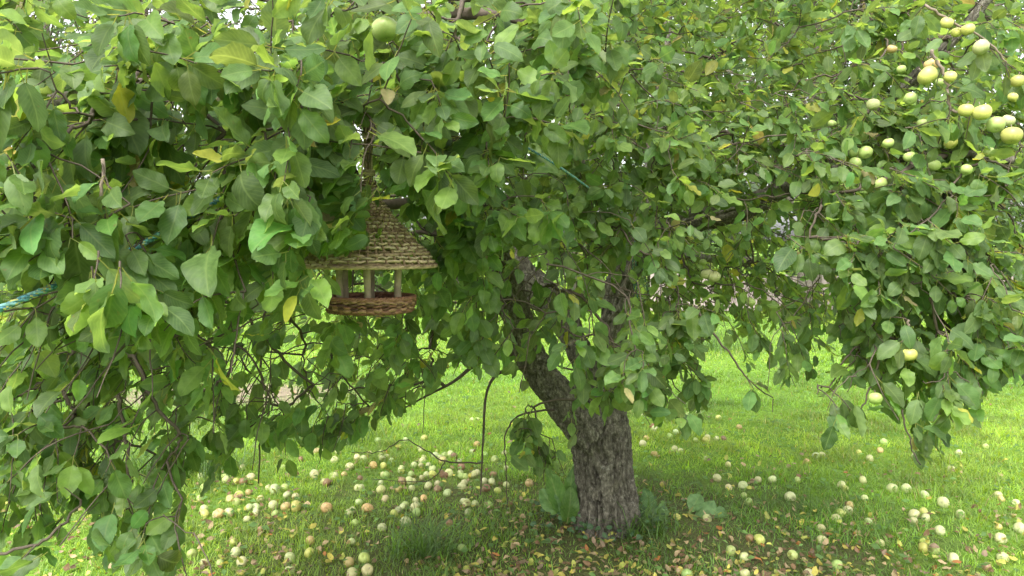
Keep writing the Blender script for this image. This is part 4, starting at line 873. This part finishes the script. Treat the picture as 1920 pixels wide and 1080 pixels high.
for x in np.arange(fx0 + .1, fx1, 2.3):
    V, Q = box(x, x + .09, fy_ + .063, fy_ + .15, 0, .86); link('post', mesh_np('post', V, Q, M_board, fcol=np.tile([.3, .26, .24], (6, 1)), smooth=False), fence)

# ------------------------------------------------------------------ trees and bushes behind
def bg_tree(name, x, y, h, cr, tr, z0, nl, label, cat, lean=0.0, ls=.13, tone=(.06, .11, .035), group=None):
    root = thing(name, (x, y, 0), label, cat, group)
    top = np.array([x + lean, y, h * .9]); tz = np.linspace(0, 1, 9)[:, None]; tp = np.array([x, y, 0]) * (1 - tz) + top * tz; tp[1:, :2] += rng.normal(0, .03, (8, 2))
    if tr > 0:
        V, Q = tube(tp, tr * (1.12 - .85 * tz[:, 0]), 14); link('trunk', mesh_np('trunk', V, Q, M_bark2), root)
    cl, bag = [], Bag()
    nc = 46 if h > 4 else 22
    for q in range(nc):
        f = rng.random() ** .8; zc = z0 + (h - z0) * f; rad_ = cr * (math.sin(math.pi * min(.98, .18 + .8 * f)) ** .7) * math.sqrt(rng.uniform(.15, 1)); a = rng.uniform(0, 6.3)
        c = np.array([x + lean * f + math.cos(a) * rad_, y + math.sin(a) * rad_ * .8, zc]); cl.append(c)
        if tr > 0:
            b0 = tp[min(8, max(1, int(8 * max(.1, (zc - .5) / h))))]; mid = (b0 + c) / 2 + [0, 0, .12]
            V, Q = tube(np.array([b0, mid, c]), [tr * .28, tr * .16, .012], 5, False); bag.add(V, Q)
    if bag.V: link('limbs', bag.mesh('limbs', M_bark2), root)
    nl = int(nl * 1.6); ls *= 1.15; cl = np.array(cl); ci_ = rng.integers(0, nc, nl); sg = cr * .26
    p = cl[ci_] + rng.normal(0, 1, (nl, 3)) * sg * [1, 1, .75]; p[:, 2] = np.maximum(p[:, 2], .06)
    out = norm(p - cl[ci_]) * .7 + norm(p - np.array([x, y, (z0 + h) / 2])) * .5
    d = norm(out * [1, 1, .3] - UP * .4 + rng.normal(0, .5, (nl, 3))); nm = out + UP * .7 + rng.normal(0, .4, (nl, 3))
    colr = np.array(tone) * np.exp(rng.normal(0, .12, (nc, 1)))[ci_] * np.exp(rng.normal(0, .2, (nl, 1))); yl = rng.random(nl) < .08; colr[yl] = [.16, .20, .04]
    link('crown', leaves_mesh('crown', T2, p, d, nm, ls * np.exp(rng.normal(0, .25, nl)), colr, M_far), root)
bt = [('deciduous_tree', 5.72, 15.0, 8.5, 2.6, .21, 1.9, 5200, 'tall tree with a straight grey trunk behind the right limb of the apple tree', .2),
      ('deciduous_tree', 6.9, 16.9, 8.0, 2.2, .12, 2.0, 4200, 'slimmer tree with a thin trunk just right of the tall grey trunked one', .2),
      ('deciduous_tree', 1.6, 18.5, 9.0, 3.4, .20, 1.0, 5600, 'broad tree beyond the lawn behind the middle of the apple tree', 0), ('deciduous_tree', -3.4, 19.5, 9.0, 3.4, .2, 1.0, 5600, 'broad tree beyond the lawn behind the bird feeder', 0),
      ('deciduous_tree', -8.6, 18.5, 8.0, 3.2, .2, 1.0, 4800, 'broad tree beyond the lawn at the far left', 0), ('deciduous_tree', 11.4, 19.5, 9.0, 3.3, .2, 1.3, 5200, 'broad tree behind the fence at the far right', 0),
      ('deciduous_tree', 4.6, 24, 10.5, 3.8, .24, .9, 4600, 'tallest dark tree standing farthest back behind the fence', 0), ('deciduous_tree', -13, 22, 9.5, 3.8, .24, 1.0, 4200, 'far tree partly outside the left edge', 0), ('deciduous_tree', 3.9, 21, 10.5, 3.0, .2, 1.2, 5600, 'leafy tree beyond the lawn between the trunk and the tall grey trunked tree', 0), ('deciduous_tree', 15.5, 23, 9.0, 3.8, .24, 1.0, 4000, 'far tree partly outside the right edge', 0)]
for (nm, x, y, h, cr, tr, z0, nl, lab, lean) in bt: bg_tree(nm, x, y, h, cr, tr, z0, nl, lab, 'tree', lean)
places = ['at the far left', 'left of the feeder', 'behind the feeder', 'left of the trunk', 'behind the trunk', 'behind the left end of the fence', 'behind the middle of the fence', 'behind the right part of the fence', 'at the far right']
for k, x in enumerate(np.linspace(-12.5, 14.5, 9)):
    bg_tree('shrub', x + rng.normal(0, .3), 17.9 + rng.uniform(0, .8) + (0.0 if x > 1 else .3), rng.uniform(2.5, 3.4), 1.7, 0, .25, 2600, f'rounded green shrub beyond the lawn {places[k]}', 'shrub', 0, .11, (.07, .125, .035))
